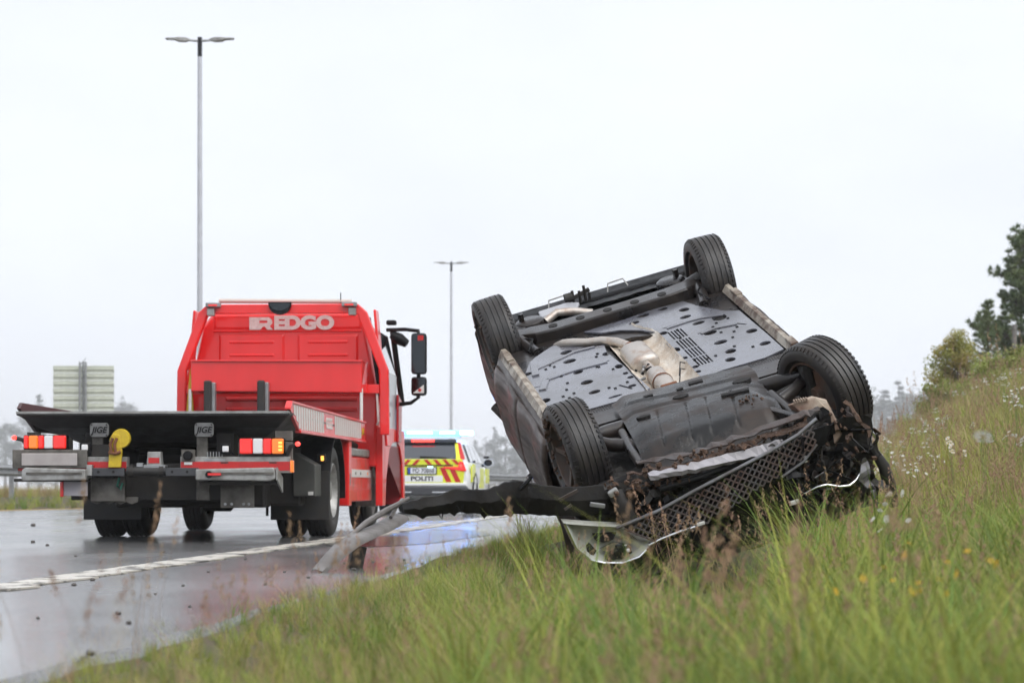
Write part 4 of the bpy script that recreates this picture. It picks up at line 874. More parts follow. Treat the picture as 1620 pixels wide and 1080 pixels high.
# wheels
def wreck_wheel(x, y, s, steer=0, camber=0, z=0.0):
    r, w = 0.335, 0.225
    o = empty('wheel', (x, y, z)); o.parent = Wk; o.rotation_euler = (0, R(camber), R(steer))
    prof = [(-w / 2 + 0.025, 0.225), (-w / 2 - 0.004, 0.25), (-w / 2 - 0.006, 0.285), (-w / 2 + 0.006, 0.312), (-w / 2 + 0.024, 0.327), (-w / 2 + 0.040, 0.333)]
    for q in (-0.056, -0.018, 0.018, 0.056): prof += [(q - 0.0052, 0.335), (q - 0.004, 0.3255), (q + 0.004, 0.3255), (q + 0.0052, 0.335)]
    prof += [(w / 2 - 0.040, 0.333), (w / 2 - 0.024, 0.327), (w / 2 - 0.006, 0.312), (w / 2 + 0.006, 0.285), (w / 2 + 0.004, 0.25), (w / 2 - 0.025, 0.225)]
    MB().lathe(prof, 64).build('tyre', TYRE, o, smooth=30)
    sh = MB()
    for k in range(60):          # shoulder tread blocks' sipes
        a = 2 * math.pi * k / 60
        for sd in (-1, 1):
            M = Matrix.Rotation(a, 4, 'X') @ Matrix.Translation((sd * (w / 2 - 0.016), 0, 0.3225)) @ Euler((0, sd * R(38), 0)).to_matrix().to_4x4()
            x_, y_, z_ = 0.014, 0.009, 0.0045
            sh.add([(-x_, -y_, -z_), (x_, -y_, -z_), (x_, y_, -z_), (-x_, y_, -z_), (-x_, -y_, z_), (x_, -y_, z_), (x_, y_, z_), (-x_, y_, z_)], [(4, 5, 6, 7), (0, 1, 5, 4), (1, 2, 6, 5), (2, 3, 7, 6), (3, 0, 4, 7)], M)
    kind(sh.build('shoulder_blocks', TYRE, o), 'stuff')
    MB().lathe([(-0.09 * s, 0.0), (-0.085 * s, 0.05), (-0.02 * s, 0.06), (0.0, 0.09), (-0.01 * s, 0.205), (-0.095 * s, 0.215), (-0.098 * s, 0.228), (-0.088 * s, 0.232), (0.088 * s, 0.232), (0.1 * s, 0.226), (0.095 * s, 0.216), (0.03 * s, 0.208)], 32).build('rim', RIM, o, smooth=40)
    sp = MB()
    for k in range(5):
        a = 2 * math.pi * k / 5 + 0.3
        M = Matrix.Rotation(a, 4, 'X')
        sp.add([(s * 0.055, -0.02, 0.05), (s * 0.055, 0.02, 0.05), (s * 0.085, 0.014, 0.215), (s * 0.085, -0.014, 0.215), (s * 0.02, -0.02, 0.05), (s * 0.02, 0.02, 0.05), (s * 0.05, 0.014, 0.215), (s * 0.05, -0.014, 0.215)], [(0, 1, 2, 3), (7, 6, 5, 4), (0, 4, 5, 1), (1, 5, 6, 2), (2, 6, 7, 3), (3, 7, 4, 0)], M)
    sp.build('spokes', RIM, o)
    MB().lathe([(-0.045 * s, 0.001), (-0.045 * s, 0.155), (-0.03 * s, 0.155), (-0.03 * s, 0.001)], 28).build('brake_disc', RIM, o, smooth=30)
    mud = MB(); q = random.Random(int(x * 10 + y * 100))
    for k in range(70 if y > 0 else 22):
        a = q.uniform(0, 6.28) ; rr = q.choice((q.uniform(0.22, 0.30), q.uniform(0.22, 0.26))); sd = s * (w / 2 - 0.004)
        mud.box((sd + q.uniform(-0.008, 0.006), rr * math.cos(a), rr * math.sin(a)), [q.uniform(0.008, 0.03) for _ in range(3)], [q.uniform(0, 90) for _ in range(3)])
    kind(mud.build('mud_clods', MUD, o, recalc=False), 'stuff')
    return o
TYRE = mat('wet_tyre_rubber', (0.011, 0.011, 0.0125), (0.028, 0.022, 0.018), 6, 0.34, 0.55, bump=0.10, bscale=60, spec=0.5)
RIM = mat('muddy_rim', (0.075, 0.070, 0.066), (0.12, 0.065, 0.042), 7, 0.45, 0.8, bump=0.3)
wreck_wheel(-0.785, -1.375, -1, camber=2, z=0.05); wreck_wheel(0.79, -1.40, 1, camber=-3, z=0.06)
wreck_wheel(-0.78, 1.36, -1, steer=-5, z=0.05); wreck_wheel(0.775, 1.42, 1, steer=-22, camber=3, z=0.09)

# floor panels with punched holes and seams; dark structure shows through
ZF = 0.03
HL = [(-0.44, -0.65), (-0.46, -0.434), (-0.46, -0.149), (-0.455, 0.115), (-0.454, 0.355), (-0.765, -0.42), (-0.766, 0.241)]
HR = [(0.454, -0.838), (0.421, -0.666), (0.46, -0.449), (0.468, -0.166), (0.472, 0.096), (0.476, 0.337), (0.19, -0.985), (0.098, -0.87), (0.337, -1.0), (0.43, 0.50), (0.70, 0.05), (0.70, 0.38)]
seamsL = [[(-0.67, -0.482), (-0.533, -0.562), (-0.396, -0.624), (-0.22, -0.60)], [(-0.775, -0.089), (-0.726, -0.085), (-0.662, -0.195), (-0.479, -0.224), (-0.23, -0.2)], [(-0.29, 0.36), (-0.234, 0.51)]]
seamsR = [[(0.229, -0.552), (0.409, -0.569), (0.507, -0.556), (0.65, -0.49)], [(0.394, -0.216), (0.514, -0.249), (0.662, -0.201), (0.71, -0.12)]]
def small(n, x0, x1, y0, y1, q): return [ell(q.uniform(x0, x1), q.uniform(y0, y1), 0.006, 0.009, 6) for _ in range(n)]
qL = random.Random(8)
outL = [(-0.70, -0.66), (-0.645, -0.74), (-0.50, -0.88), (-0.44, -0.89), (-0.33, -0.655), (-0.185, -0.57), (-0.205, -0.40), (-0.19, -0.2), (-0.165, 0.1), (-0.145, 0.40), (-0.135, 0.60), (-0.30, 0.665), (-0.60, 0.655), (-0.80, 0.50), (-0.80, -0.36)]
notch = [ell(-0.215, -0.36, 0.03, 0.045, 8), ell(-0.205, -0.02, 0.028, 0.05, 8), ell(-0.20, 0.16, 0.02, 0.03, 6), ell(-0.19, 0.27, 0.025, 0.03, 6), ell(-0.22, 0.45, 0.03, 0.03, 6), ell(-0.36, 0.56, 0.05, 0.022, 8)]
fl = MB().plate(outL, [ell(x, y, rw.uniform(0.034, 0.046), rw.uniform(0.034, 0.048), 14, rw.uniform(-0.3, 0.3)) for x, y in HL] + [slot(p, 0.016) for p in seamsL] + notch, ZF, ZF + 0.014).build('floor_panel', UNDER, Wk)
louv = []
for k in range(5):
    x0 = 0.232 + 0.022 * k
    for (a, b) in ((-0.44, -0.24), (-0.20, 0.02), (0.035, 0.24), (0.255, 0.44)): louv.append([(x0, a), (x0 + 0.011, a), (x0 + 0.013, b), (x0 + 0.002, b)])
outR = [(-0.24, -1.00), (0.05, -1.01), (0.28, -1.055), (0.50, -1.045), (0.545, -0.86), (0.67, -0.55), (0.755, -0.46), (0.765, 0.2), (0.765, 0.60), (0.62, 0.66), (0.33, 0.66), (0.19, 0.70), (0.175, 0.4), (0.17, -0.1), (0.175, -0.5), (0.10, -0.66), (-0.02, -0.80), (-0.14, -0.86)]
notch = [ell(0.208, -0.45, 0.03, 0.04, 8), ell(0.20, -0.02, 0.02, 0.05, 8), ell(0.20, 0.20, 0.018, 0.03, 6), ell(0.21, 0.44, 0.025, 0.03, 6), ell(0.20, 0.55, 0.02, 0.03, 6), ell(0.605, -0.44, 0.05, 0.075, 12)]
fr_ = MB().plate(outR, [ell(x, y, rw.uniform(0.034, 0.046), rw.uniform(0.034, 0.048), 14, rw.uniform(-0.3, 0.3)) for x, y in HR] + [slot(p, 0.016) for p in seamsR] + louv + notch, ZF, ZF + 0.014).build('floor_panel', UNDER, Wk)
for o in (fl, fr_):
    d = o.modifiers.new('bevel', 'BEVEL'); d.width = 0.003; d.segments = 2; d.limit_method = 'ANGLE'; d.angle_limit = R(50)
# pressed-up strips on the panels
def ridge(path, w=0.02, h=0.008, name='panel_ridge'):
    s = slot(path, w); return MB().prism(s, ZF - h, ZF + 0.006, 'z').build(name, UNDER, Wk, bevel=0.003)
ridge([(-0.69, -0.46), (-0.53, -0.53), (-0.40, -0.595), (-0.25, -0.58)], 0.028); ridge([(-0.66, -0.165), (-0.48, -0.195), (-0.25, -0.175)], 0.024)
ridge([(-0.68, -0.62), (-0.72, -0.32)], 0.05, 0.012); ridge([(-0.68, -0.16), (-0.74, 0.02)], 0.05, 0.01)
ridge([(0.25, -0.52), (0.41, -0.54), (0.50, -0.53), (0.64, -0.46)], 0.026); ridge([(0.41, -0.19), (0.51, -0.22), (0.66, -0.175)], 0.024)
for k in range(34): wb('clip', PLASTIC, (qL.choice((-0.6, -0.3, 0.3, 0.58)) + qL.uniform(-0.08, 0.08), qL.uniform(-0.5, 0.5), ZF - 0.002), (0.018, 0.02, 0.008), 0.002)
MB().plate([(-0.82, -1.1), (0.82, -1.1), (0.82, 0.95), (-0.82, 0.95)], [[(-0.17, -0.62), (0.02, -0.62), (0.185, -0.5), (0.185, 0.72), (-0.15, 0.72)]], 0.048, 0.07).build('floor_pan', SUBFRAME, Wk)
# stepped strip in front of the panels
for s in (-1, 1):
    MB().grid(60, 2, lambda a, b: (s * (0.28 + 0.50 * a), 0.66 + 0.10 * b, 0.035 + 0.02 * b + 0.004 * (int(a * 60) % 2))).build('ribbed_strip', SUBFRAME, Wk)
    MB().plate([(s * 0.30, 0.77), (s * 0.78, 0.70), (s * 0.80, 0.86), (s * 0.34, 0.90)], [ell(s * (0.40 + 0.09 * k), 0.80 - 0.006 * k, 0.018, 0.014, 8) for k in range(4)] + [ell(s * (0.44 + 0.09 * k), 0.845 - 0.006 * k, 0.016, 0.012, 8) for k in range(3)], 0.055, 0.065).build('perforated_bracket', SUBFRAME, Wk)
    MB().prism([(s * 0.40, 0.88), (s * 0.82, 0.84), (s * 0.84, 1.06), (s * 0.44, 1.10)], 0.11, 0.30, 'z').build('wheel_house', PLASTIC, Wk, bevel=0.02)

# exhaust tunnel, muffler and pipes
def tun(a, b):
    x = -0.165 + 0.345 * a; y = -0.86 + 1.56 * b
    x += -0.10 * sst(0.25, 0.0, b)
    d = 0.060 * (1 - abs(2 * a - 1) ** 3)
    z = 0.035 + d + 0.008 * noise.noise((x * 30, y * 22, 0)) + 0.006 * math.sin(y * 26)
    if a < 0.06 or a > 0.94: z = 0.018 + 0.012 * noise.noise((x * 20, y * 20, 4))
    return (x, y, z)
MB().grid(16, 44, tun).build('heat_shield', SHIELD, Wk, smooth=60)
def oval(y, a, b, z, x=-0.035): return [(x + a * math.copysign(abs(math.cos(t_)) ** 0.7, math.cos(t_)), y, z + b * math.sin(t_)) for t_ in [2 * math.pi * k / 20 for k in range(20)]]
MB().loft([oval(-0.36, 0.03, 0.03, 0.05), oval(-0.335, 0.075, 0.055, 0.05), oval(-0.32, 0.095, 0.062, 0.05), oval(0.02, 0.10, 0.064, 0.05), oval(0.04, 0.085, 0.055, 0.05), oval(0.055, 0.03, 0.03, 0.05)]).build('muffler', EXHAUST, Wk, smooth=40)
tube('exhaust_pipe', EXHAUST, Wk, [(-0.035, 0.05, 0.05), (-0.03, 0.14, 0.05), (-0.03, 0.26, 0.055)], 0.028, 14)
tube('exhaust_pipe', EXHAUST, Wk, [(-0.035, -0.35, 0.05), (-0.05, -0.46, 0.045), (-0.10, -0.56, 0.03), (-0.18, -0.64, 0.02), (-0.28, -0.70, 0.02), (-0.36, -0.755, 0.01), (-0.42, -0.83, 0.02), (-0.46, -0.93, 0.06)], 0.030, 14)
tube('pipe_clamp', RUST, Wk, [(-0.036, -0.37, 0.05), (-0.044, -0.42, 0.047)], 0.037, 14)
MB().loft([oval(0.24, 0.03, 0.03, 0.055, -0.03), oval(0.30, 0.062, 0.060, 0.055, -0.03), oval(0.56, 0.064, 0.062, 0.055, -0.03), oval(0.66, 0.05, 0.05, 0.06, -0.03), oval(0.80, 0.045, 0.045, 0.08, -0.03)]).build('catalytic_converter', EXHAUST, Wk, smooth=40)
MB().lathe([(-0.008, 0.066), (-0.008, 0.07), (0.008, 0.07), (0.008, 0.066)], 20, 'y', (-0.03, 0.50, 0.055)).build('weld_band', RUST, Wk)
wb('rusty_flange', RUST, (-0.03, 0.70, 0.05), (0.11, 0.03, 0.10), 0.008)
for k in range(9): wb('pipe_hanger', GALV if k % 2 else PLASTIC, (-0.09 + rw.uniform(-0.03, 0.05), 0.08 + 0.03 * k, 0.03 + rw.uniform(0, 0.03)), (rw.uniform(0.015, 0.05), 0.015, 0.015), 0.002, [rw.uniform(0, 60) for _ in range(3)])
for x, y in ((0.13, 0.42), (0.10, 0.55)): tube('loose_cable', PLASTIC, Wk, [(x - 0.05, y + 0.10, 0.03), (x, y - 0.04, -0.01), (x + 0.04, y - 0.12, 0.03)], 0.004, 5)

# rear axle beam, arms, springs, hangers
def bs(x, y, w, z0, z1): return [(x, y - w, z0), (x, y + w, z0), (x, y + w, z1), (x, y - w, z1)]
bm_ = MB().loft([bs(-0.72, -1.30, 0.05, 0.02, 0.10), bs(-0.66, -1.27, 0.075, -0.015, 0.09), bs(-0.56, -1.19, 0.10, -0.03, 0.08), bs(-0.42, -1.15, 0.095, -0.03, 0.07), bs(0.0, -1.16, 0.085, -0.03, 0.07), bs(0.42, -1.18, 0.095, -0.03, 0.07), bs(0.56, -1.22, 0.10, -0.03, 0.08), bs(0.66, -1.28, 0.075, -0.015, 0.09), bs(0.72, -1.32, 0.05, 0.02, 0.10)]).build('rear_beam', SUBFRAME, Wk, bevel=0.012)
for x in (-0.42, -0.22, -0.02, 0.18, 0.38): MB().prism(ell(x, -1.15, 0.032, 0.042, 12), -0.034, -0.02, 'z').build('drain_hole', CAVITY, bm_)
for s in (-1, 1):
    tube('trailing_arm', SUBFRAME, Wk, [(s * 0.66, -1.22, 0.03), (s * 0.64, -1.05, 0.03), (s * 0.60, -0.86, 0.045)], [0.05, 0.04, 0.035], 10)
    tube('brake_hose', PLASTIC, Wk, [(s * 0.66, -1.15, 0.0), (s * 0.60, -1.0, -0.02), (s * 0.66, -0.9, 0.03)], 0.008, 6)
    MB().lathe([(-0.045, 0.0), (-0.045, 0.085), (-0.03, 0.105), (0.02, 0.115), (0.04, 0.11), (0.04, 0)], 24, 'z', (s * 0.53, -1.52, 0.03)).build('spring_cup', SUBFRAME, Wk, smooth=40)
    MB().prism([(s * 0.56, -1.54), (s * 0.60, -1.53), (s * 0.585, -1.50), (s * 0.565, -1.50)], -0.07, 0.0, 'z').build('bracket_fin', SUBFRAME, Wk)
    wb('lower_arm', SUBFRAME, (s * 0.64, -1.48, 0.04), (0.20, 0.16, 0.05), 0.015)
    tube('damper', SUBFRAME, Wk, [(s * 0.62, -1.6, 0.02), (s * 0.6, -1.75, 0.25)], 0.03)
    tube('stub_axle', SUBFRAME, Wk, [(s * 0.60, -1.38, 0.04), (s * 0.72, -1.385, 0.0)], 0.05)
MB().prism([(-0.43, -1.62), (-0.16, -1.60), (-0.12, -1.72), (-0.2, -1.8), (-0.42, -1.78)], 0.02, 0.05, 'z').build('rear_silencer_shield', mat('pale_silencer', (0.40, 0.40, 0.42), rough=0.3, metal=0.4), Wk, bevel=0.01)
tube('tail_pipe', EXHAUST, Wk, [(-0.42, -1.5, 0.03), (-0.32, -1.54, 0.0), (-0.2, -1.52, 0.02), (-0.08, -1.48, 0.06)], 0.03, 12)
MB().grid(30, 3, lambda a, b: (-0.88 + 1.76 * a, -1.66 - 0.30 * b, 0.06 + 0.05 * b + 0.008 * noise.noise((a * 20, b * 3, 1)))).build('rear_valance', PLASTIC, Wk)
MB().loft([[(-0.90, -1.92, 0.08), (0.90, -1.92, 0.08), (0.88, -1.92, 0.40), (-0.88, -1.92, 0.40)], [(-0.84, -2.08, 0.07), (0.84, -2.08, 0.07), (0.82, -2.08, 0.40), (-0.82, -2.08, 0.40)], [(-0.74, -2.14, 0.12), (0.74, -2.14, 0.12), (0.72, -2.14, 0.38), (-0.72, -2.14, 0.38)]]).build('rear_bumper', PLASTIC, Wk, bevel=0.02)
for s in (-0.33, 0.12): MB().tube([(s, -1.86, 0.05), (s + 0.02, -1.9, 0.0), (s + 0.14, -1.92, 0.0), (s + 0.16, -1.88, 0.05)], 0.006, 6).build('valance_hook', ALU, Wk)
th = empty('tow_bracket', (-0.09, -1.86, 0.04)); th.parent = Wk
MB().lathe([(-0.03, 0.0), (-0.03, 0.035), (0.03, 0.035), (0.03, 0)], 14, 'x', (-0.08, 0.0, -0.03)).build('bush', RUBBER, th, smooth=40)
for a, h in ((0.0, -0.075), (0.05, -0.06), (0.09, -0.09), (0.12, -0.03)): tube('stud', CHASSIS, th, [(a - 0.05, 0, 0.03), (a - 0.045, 0.01, h)], 0.011, 8)
MB().box((0.0, 0, -0.03), (0.17, 0.025, 0.025), (0, 14, 0)).build('bar', CHASSIS, th, recalc=False)
# sills: cream flange rails scraped along their length
for s in (-1, 1):
    def sill(a, b, s=s):
        y = -1.0 + 1.95 * a; n = 0.006 * noise.noise((y * 9, b * 5, s))
        return (s * (0.775 + 0.085 * b) + n, y, (0.03, -0.012, -0.012, 0.03)[min(3, int(b * 3 + 0.01))] + n)
    MB().grid(40, 3, sill).build('sill_rail', SILL, Wk, smooth=40)
    MB().grid(40, 2, lambda a, b, s=s: (s * (0.86 + 0.03 * b), -1.0 + 1.95 * a, 0.03 + 0.06 * b + 0.005 * noise.noise((a * 20, b * 3, 0)))).build('sill_skirt', BROWN_CAR if s < 0 else SILL, Wk, smooth=40)
    wb('jacking_point', SILL, (s * 0.82, -0.75, 0.0), (0.05, 0.16, 0.05)); wb('jacking_point', SILL, (s * 0.82, 0.62, 0.0), (0.05, 0.16, 0.05))
# body side: quarter panel, doors
def side_panel(name, s, ys, dent, m=BROWN_CAR):
    """ys: z -> (y0, y1); outer surface bulges, edges turn in"""
    zs = [0.085, 0.12, 0.20, 0.32, 0.44, 0.56, 0.64, 0.68]; xo = [0.885, 0.905, 0.925, 0.932, 0.935, 0.93, 0.915, 0.895]
    if name == 'quarter_panel': xo = [v - 0.07 for v in xo]
    n = 16; vs = []; fs = []
    for z, x in zip(zs, xo):
        y0, y1 = ys(z)
        for i in range(n + 1):
            a = i / n; y = y0 + (y1 - y0) * a
            e = 0.012 if i in (0, n) else 0
            vs.append((s * (x - e - dent * (0.5 + noise.noise((y * 2.1, z * 3, s))) * math.sin(math.pi * a)), y, z))
    k = len(zs)
    for j in range(k - 1):
        for i in range(n): fs.append((j * (n + 1) + i, j * (n + 1) + i + 1, (j + 1) * (n + 1) + i + 1, (j + 1) * (n + 1) + i))
    o = MB().add(vs, fs).build(name, m, Wk, smooth=50, recalc=False)
    d = o.modifiers.new('thickness', 'SOLIDIFY'); d.thickness = 0.025; d.offset = -1 if s < 0 else 1
    return o
def arch(z, yc, r): return math.sqrt(max(0, r * r - (z - 0.06) ** 2))
for s in (-1, 1):
    side_panel('quarter_panel', s, lambda z: (-2.05, -1.375 - arch(z, 0, 0.39) - 0.005 if z < 0.44 else -1.0), 0.01)
    side_panel('rear_door', s, lambda z: (-1.375 + arch(z, 0, 0.40) + 0.02 if z < 0.44 else -0.98, -0.115 + 0.05 * z), 0.03)
    fd = side_panel('front_door', s, lambda z: (-0.10 + 0.05 * z, 0.88 - 0.03 * z), 0.03)
    MB().tube([(s * 0.94, 0.15, 0.60), (s * 0.97, 0.10, 0.60), (s * 0.97, -0.04, 0.60), (s * 0.94, -0.08, 0.60)], 0.013, 8).build('door_handle', BROWN_CAR, fd, smooth=40)
    MB().loft([[(s * (0.93 + 0.05 * a), 0.16 + 0.7 * dy + 0.04 * c_, 0.70 + 0.7 * b) for (a, b, c_) in ((0, -0.05, 0), (1.5, -0.05, 0.3), (1.9, 0.03, 0.3), (1.2, 0.09, 0.2), (0.2, 0.06, 0))] for dy in (-0.07, 0.0, 0.09)]).build('door_mirror', BROWN_CAR, fd, bevel=0.02)
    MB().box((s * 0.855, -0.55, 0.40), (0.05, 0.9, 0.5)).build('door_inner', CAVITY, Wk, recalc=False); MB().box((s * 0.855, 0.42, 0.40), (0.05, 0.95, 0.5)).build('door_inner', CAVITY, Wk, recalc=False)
    # glasshouse: pillars and dark panes
    for y0, y1, ty0, ty1 in ((-1.9, -1.25, -1.55, -1.15), (-1.15, -0.15, -1.08, -0.15), (-0.08, 0.95, -0.08, 0.35)):
        vv = [(s * 0.875, y0, 0.69), (s * 0.875, y1, 0.69), (s * 0.64, ty1, 1.08), (s * 0.64, ty0, 1.08)]
        MB().add(vv + [(v[0] - s * 0.02, v[1], v[2]) for v in vv], [(0, 1, 2, 3), (7, 6, 5, 4), (0, 4, 5, 1), (1, 5, 6, 2), (2, 6, 7, 3), (3, 7, 4, 0)]).build('side_window', GLASS_DARK, Wk)
    for y, ty in ((-1.95, -1.6), (-1.2, -1.12), (-0.12, -0.12), (1.02, 0.42)): tube('pillar', BROWN_CAR if y != 1.02 else PLASTIC, Wk, [(s * 0.88, y, 0.67), (s * 0.62, ty, 1.10)], 0.04)
MB().loft([[(-0.62, y, z), (0.62, y, z), (0.55, y, z + 0.05), (-0.55, y, z + 0.05)] for y, z in ((-1.85, 1.02), (-1.5, 1.08), (-0.5, 1.10), (0.35, 1.08), (0.5, 1.05))]).build('roof', BROWN_CAR, Wk, bevel=0.02)
MB().add([(-0.80, 1.05, 0.69), (0.80, 1.05, 0.69), (0.58, 0.46, 1.07), (-0.58, 0.46, 1.07)], [(0, 1, 2, 3)]).build('windscreen', GLASS_DARK, Wk)
MB().add([(-0.78, -2.02, 0.66), (0.78, -2.02, 0.66), (0.58, -1.80, 1.04), (-0.58, -1.80, 1.04)], [(0, 1, 2, 3)]).build('rear_window', GLASS_DARK, Wk)
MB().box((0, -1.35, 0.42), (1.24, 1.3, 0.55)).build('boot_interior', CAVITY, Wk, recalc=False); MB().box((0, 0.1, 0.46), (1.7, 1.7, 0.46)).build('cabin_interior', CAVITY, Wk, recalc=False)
MB().loft([[(-0.86, -2.04, 0.40), (0.86, -2.04, 0.40), (0.82, -2.04, 0.68), (-0.82, -2.04, 0.68)], [(-0.84, -2.10, 0.40), (0.84, -2.10, 0.40), (0.80, -2.06, 0.68), (-0.80, -2.06, 0.68)]]).build('tailgate', BROWN_CAR, Wk, bevel=0.01)

# front undertray, dented and muddy
def tray(a, b):
    x0, x1 = -0.42 - 0.05 * b, 0.46 - 0.05 * b ** 2
    x = x0 + (x1 - x0) * a; y = 0.74 + 0.09 * a + 1.13 * b
    z = -0.005 - 0.035 * math.sin(math.pi * min(1, b * 1.1)) + 0.05 * sst(0.78, 1.0, b) * (1 + 1.2 * b)
    z += 0.030 * sst(0.10, 0.0, a) + 0.045 * sst(0.86, 1.0, a) * sst(0.1, 0.5, b)
    z += 0.007 * noise.noise((x * 5, y * 5, 2)) + 0.022 * noise.noise((x * 2.0, y * 2.0, 7)) + 0.03 * math.exp(-((a - 0.06) ** 2 + (b - 0.80) ** 2) / 0.012)
    for q in (0.24, 0.44, 0.58, 0.76):
        if 0.42 < b < 0.86: z += 0.012 * math.exp(-((a - q + 0.16 * (b - 0.4)) / 0.008) ** 2)
    if 0.15 < b < 0.22: z -= 0.010 * sst(0.05, 0.1, a)
    if 0.36 < b < 0.40: z += 0.008
    return (x, y, z)
MB().grid(130, 60, tray).build('undertray', UNDER_MUD, Wk, smooth=50)
for cx_, cy_, a_, b_, rr in ((0.24, 1.38, 0.085, 0.020, 0.2), (-0.02, 1.0, 0.02, 0.012, 0), (-0.05, 1.14, 0.05, 0.03, 0.15), (-0.33, 1.30, 0.045, 0.022, 0), (0.10, 0.92, 0.045, 0.02, 0.1), (0.34, 1.16, 0.06, 0.035, 0), (-0.22, 0.98, 0.03, 0.012, 0.1)):
    pz = tray((cx_ + 0.44) / 0.88, (cy_ - 0.74 - 0.05) / 1.13)[2]
    MB().prism(ell(cx_, cy_, a_, b_, 10, rr) if b_ > 0.02 else slot([(cx_ - a_, cy_ - rr * a_), (cx_ + a_, cy_ + rr * a_)], b_ * 2), pz - 0.012, pz + 0.02, 'z').build('tray_opening', CAVITY, Wk)
for k, (x, y) in enumerate(((0.30, 1.55),)):
    c_ = MB()
    for q in range(14): c_.box((x + rw.gauss(0, 0.04), y + rw.gauss(0, 0.04), -0.045 + rw.uniform(-0.006, 0.012)), [rw.uniform(0.004, 0.018) for _ in range(3)], [rw.uniform(0, 90) for _ in range(3)])
    kind(c_.build('mud_clods', MUD, Wk, recalc=False), 'stuff')
# front suspension arms and subframe
for s in (-1, 1):
    tube('control_arm', SUBFRAME, Wk, [(s * 0.40, 1.12, 0.06), (s * 0.55, 1.22, 0.02), (s * 0.70, 1.33, -0.02)], [0.055, 0.05, 0.035], 10)
    tube('control_arm', SUBFRAME, Wk, [(s * 0.42, 1.52, 0.06), (s * 0.58, 1.44, 0.03), (s * 0.70, 1.36, -0.02)], [0.045, 0.04, 0.035], 10)
    tube('drive_shaft', CHASSIS, Wk, [(s * 0.2, 1.36, 0.12), (s * 0.72, 1.37, 0.0)], 0.025)
    wb('brake_caliper', CHASSIS, (s * 0.70, 1.30, 0.06), (0.07, 0.12, 0.2), 0.02); wb('hub_carrier', CHASSIS, (s * 0.70, 1.37, 0.02), (0.08, 0.14, 0.26), 0.03)
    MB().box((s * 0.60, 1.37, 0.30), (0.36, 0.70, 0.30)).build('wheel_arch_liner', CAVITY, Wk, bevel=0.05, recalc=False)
tube('subframe_strut', SUBFRAME, Wk, [(0.45, 1.40, 0.02), (0.47, 1.62, 0.03), (0.48, 1.88, 0.04)], 0.03); tube('subframe_strut', SUBFRAME, Wk, [(-0.48, 1.30, 0.02), (-0.50, 1.62, 0.03), (-0.50, 1.85, 0.05)], 0.028)
def lump(a, b):
    x = -0.82 + 1.66 * a; y = 1.10 + 0.86 * b
    return (x, y, 0.16 + 0.10 * noise.noise((x * 4, y * 4, 1)) + 0.05 * noise.noise((x * 11, y * 11, 3)))
MB().grid(40, 24, lump).build('engine_bay', CHASSIS, Wk)
def face(a, b):
    x = -0.90 + 1.78 * a; z = 0.10 + 0.58 * b
    return (x, 1.95 + 0.06 * noise.noise((x * 5, z * 6, 2)) + 0.05 * noise.noise((x * 14, z * 14, 8)) - 0.25 * b * b, z)
MB().grid(50, 22, face).build('crushed_front', CHASSIS, Wk)
def bon(a, b):
    x = -0.80 + 1.60 * a; y = 0.98 + 1.12 * b
    return (x, y, 0.72 - 0.06 * b + 0.05 * noise.noise((x * 3, y * 3, 4)) - 0.05 * abs(2 * a - 1) ** 2)
MB().grid(24, 20, bon).build('bonnet', BROWN_CAR, Wk, smooth=40)
for s in (-1, 1): MB().grid(12, 8, lambda a, b, s=s: (s * (0.80 + 0.05 * b + 0.03 * noise.noise((a * 4, b * 4, s))), 1.0 + 1.0 * a, 0.70 - 0.16 * b)).build('wing_remnant', BROWN_CAR, Wk)
def skin(a, b):
    x = -0.72 + 1.10 * a; z = 0.34 + 0.36 * b - 0.20 * x * (1 - b)
    return (x, 2.075 - 0.06 * b + 0.035 * noise.noise((x * 6, z * 7, 12)) + 0.02 * abs(noise.noise((x * 15, z * 15, 4))) - 0.10 * x * x, z)
MB().grid(60, 20, skin).build('crumpled_bumper_skin', PLASTIC, Wk)
# radiator/bumper structure across the nose
def strip(name, pts, w, th, m, tw=0.0, amp=0.01, sd=0):
    secs = []; n = 24; P_ = [Vector(p) for p in pts]
    for i in range(n + 1):
        q = i / n * (len(P_) - 1); k = min(int(q), len(P_) - 2); p = P_[k].lerp(P_[k + 1], q - k)
        p = p + Vector((0, amp * noise.noise((i * 1.3, sd, 0)), amp * noise.noise((i * 1.3, sd, 5))))
        a = tw * i / n + 0.6 * noise.noise((i * 0.8, sd, 9)); ww = w * (1 + 0.6 * noise.noise((i * 1.1, sd, 3)))
        d1 = Vector((0, math.cos(a), math.sin(a))) * ww / 2; d2 = Vector((0, -math.sin(a), math.cos(a))) * th / 2
        secs.append([p - d1 - d2, p + d1 - d2, p + d1 + d2, p - d1 + d2])
    return MB().loft(secs).build(name, m, Wk)
TORN = mat('torn_grey_sheet', (0.085, 0.08, 0.08), (0.055, 0.032, 0.024), 6, 0.4, 0.7, bump=0.3, metal=0.2)
strip('torn_front_edge', [(-0.52, 1.86, 0.03), (-0.2, 1.95, 0.04), (0.05, 1.98, 0.02), (0.40, 1.98, 0.0), (0.60, 1.94, 0.0)], 0.06, 0.010, TORN, 0.3, 0.02, 1)
strip('torn_front_edge', [(-0.60, 1.92, 0.06), (-0.3, 2.0, 0.08), (0.1, 2.02, 0.06), (0.5, 2.0, 0.04)], 0.035, 0.01, mat('mud_caked_edge', (0.085, 0.048, 0.033), (0.04, 0.025, 0.018), 12, 0.8, bump=0.8), 1.0, 0.03, 2)
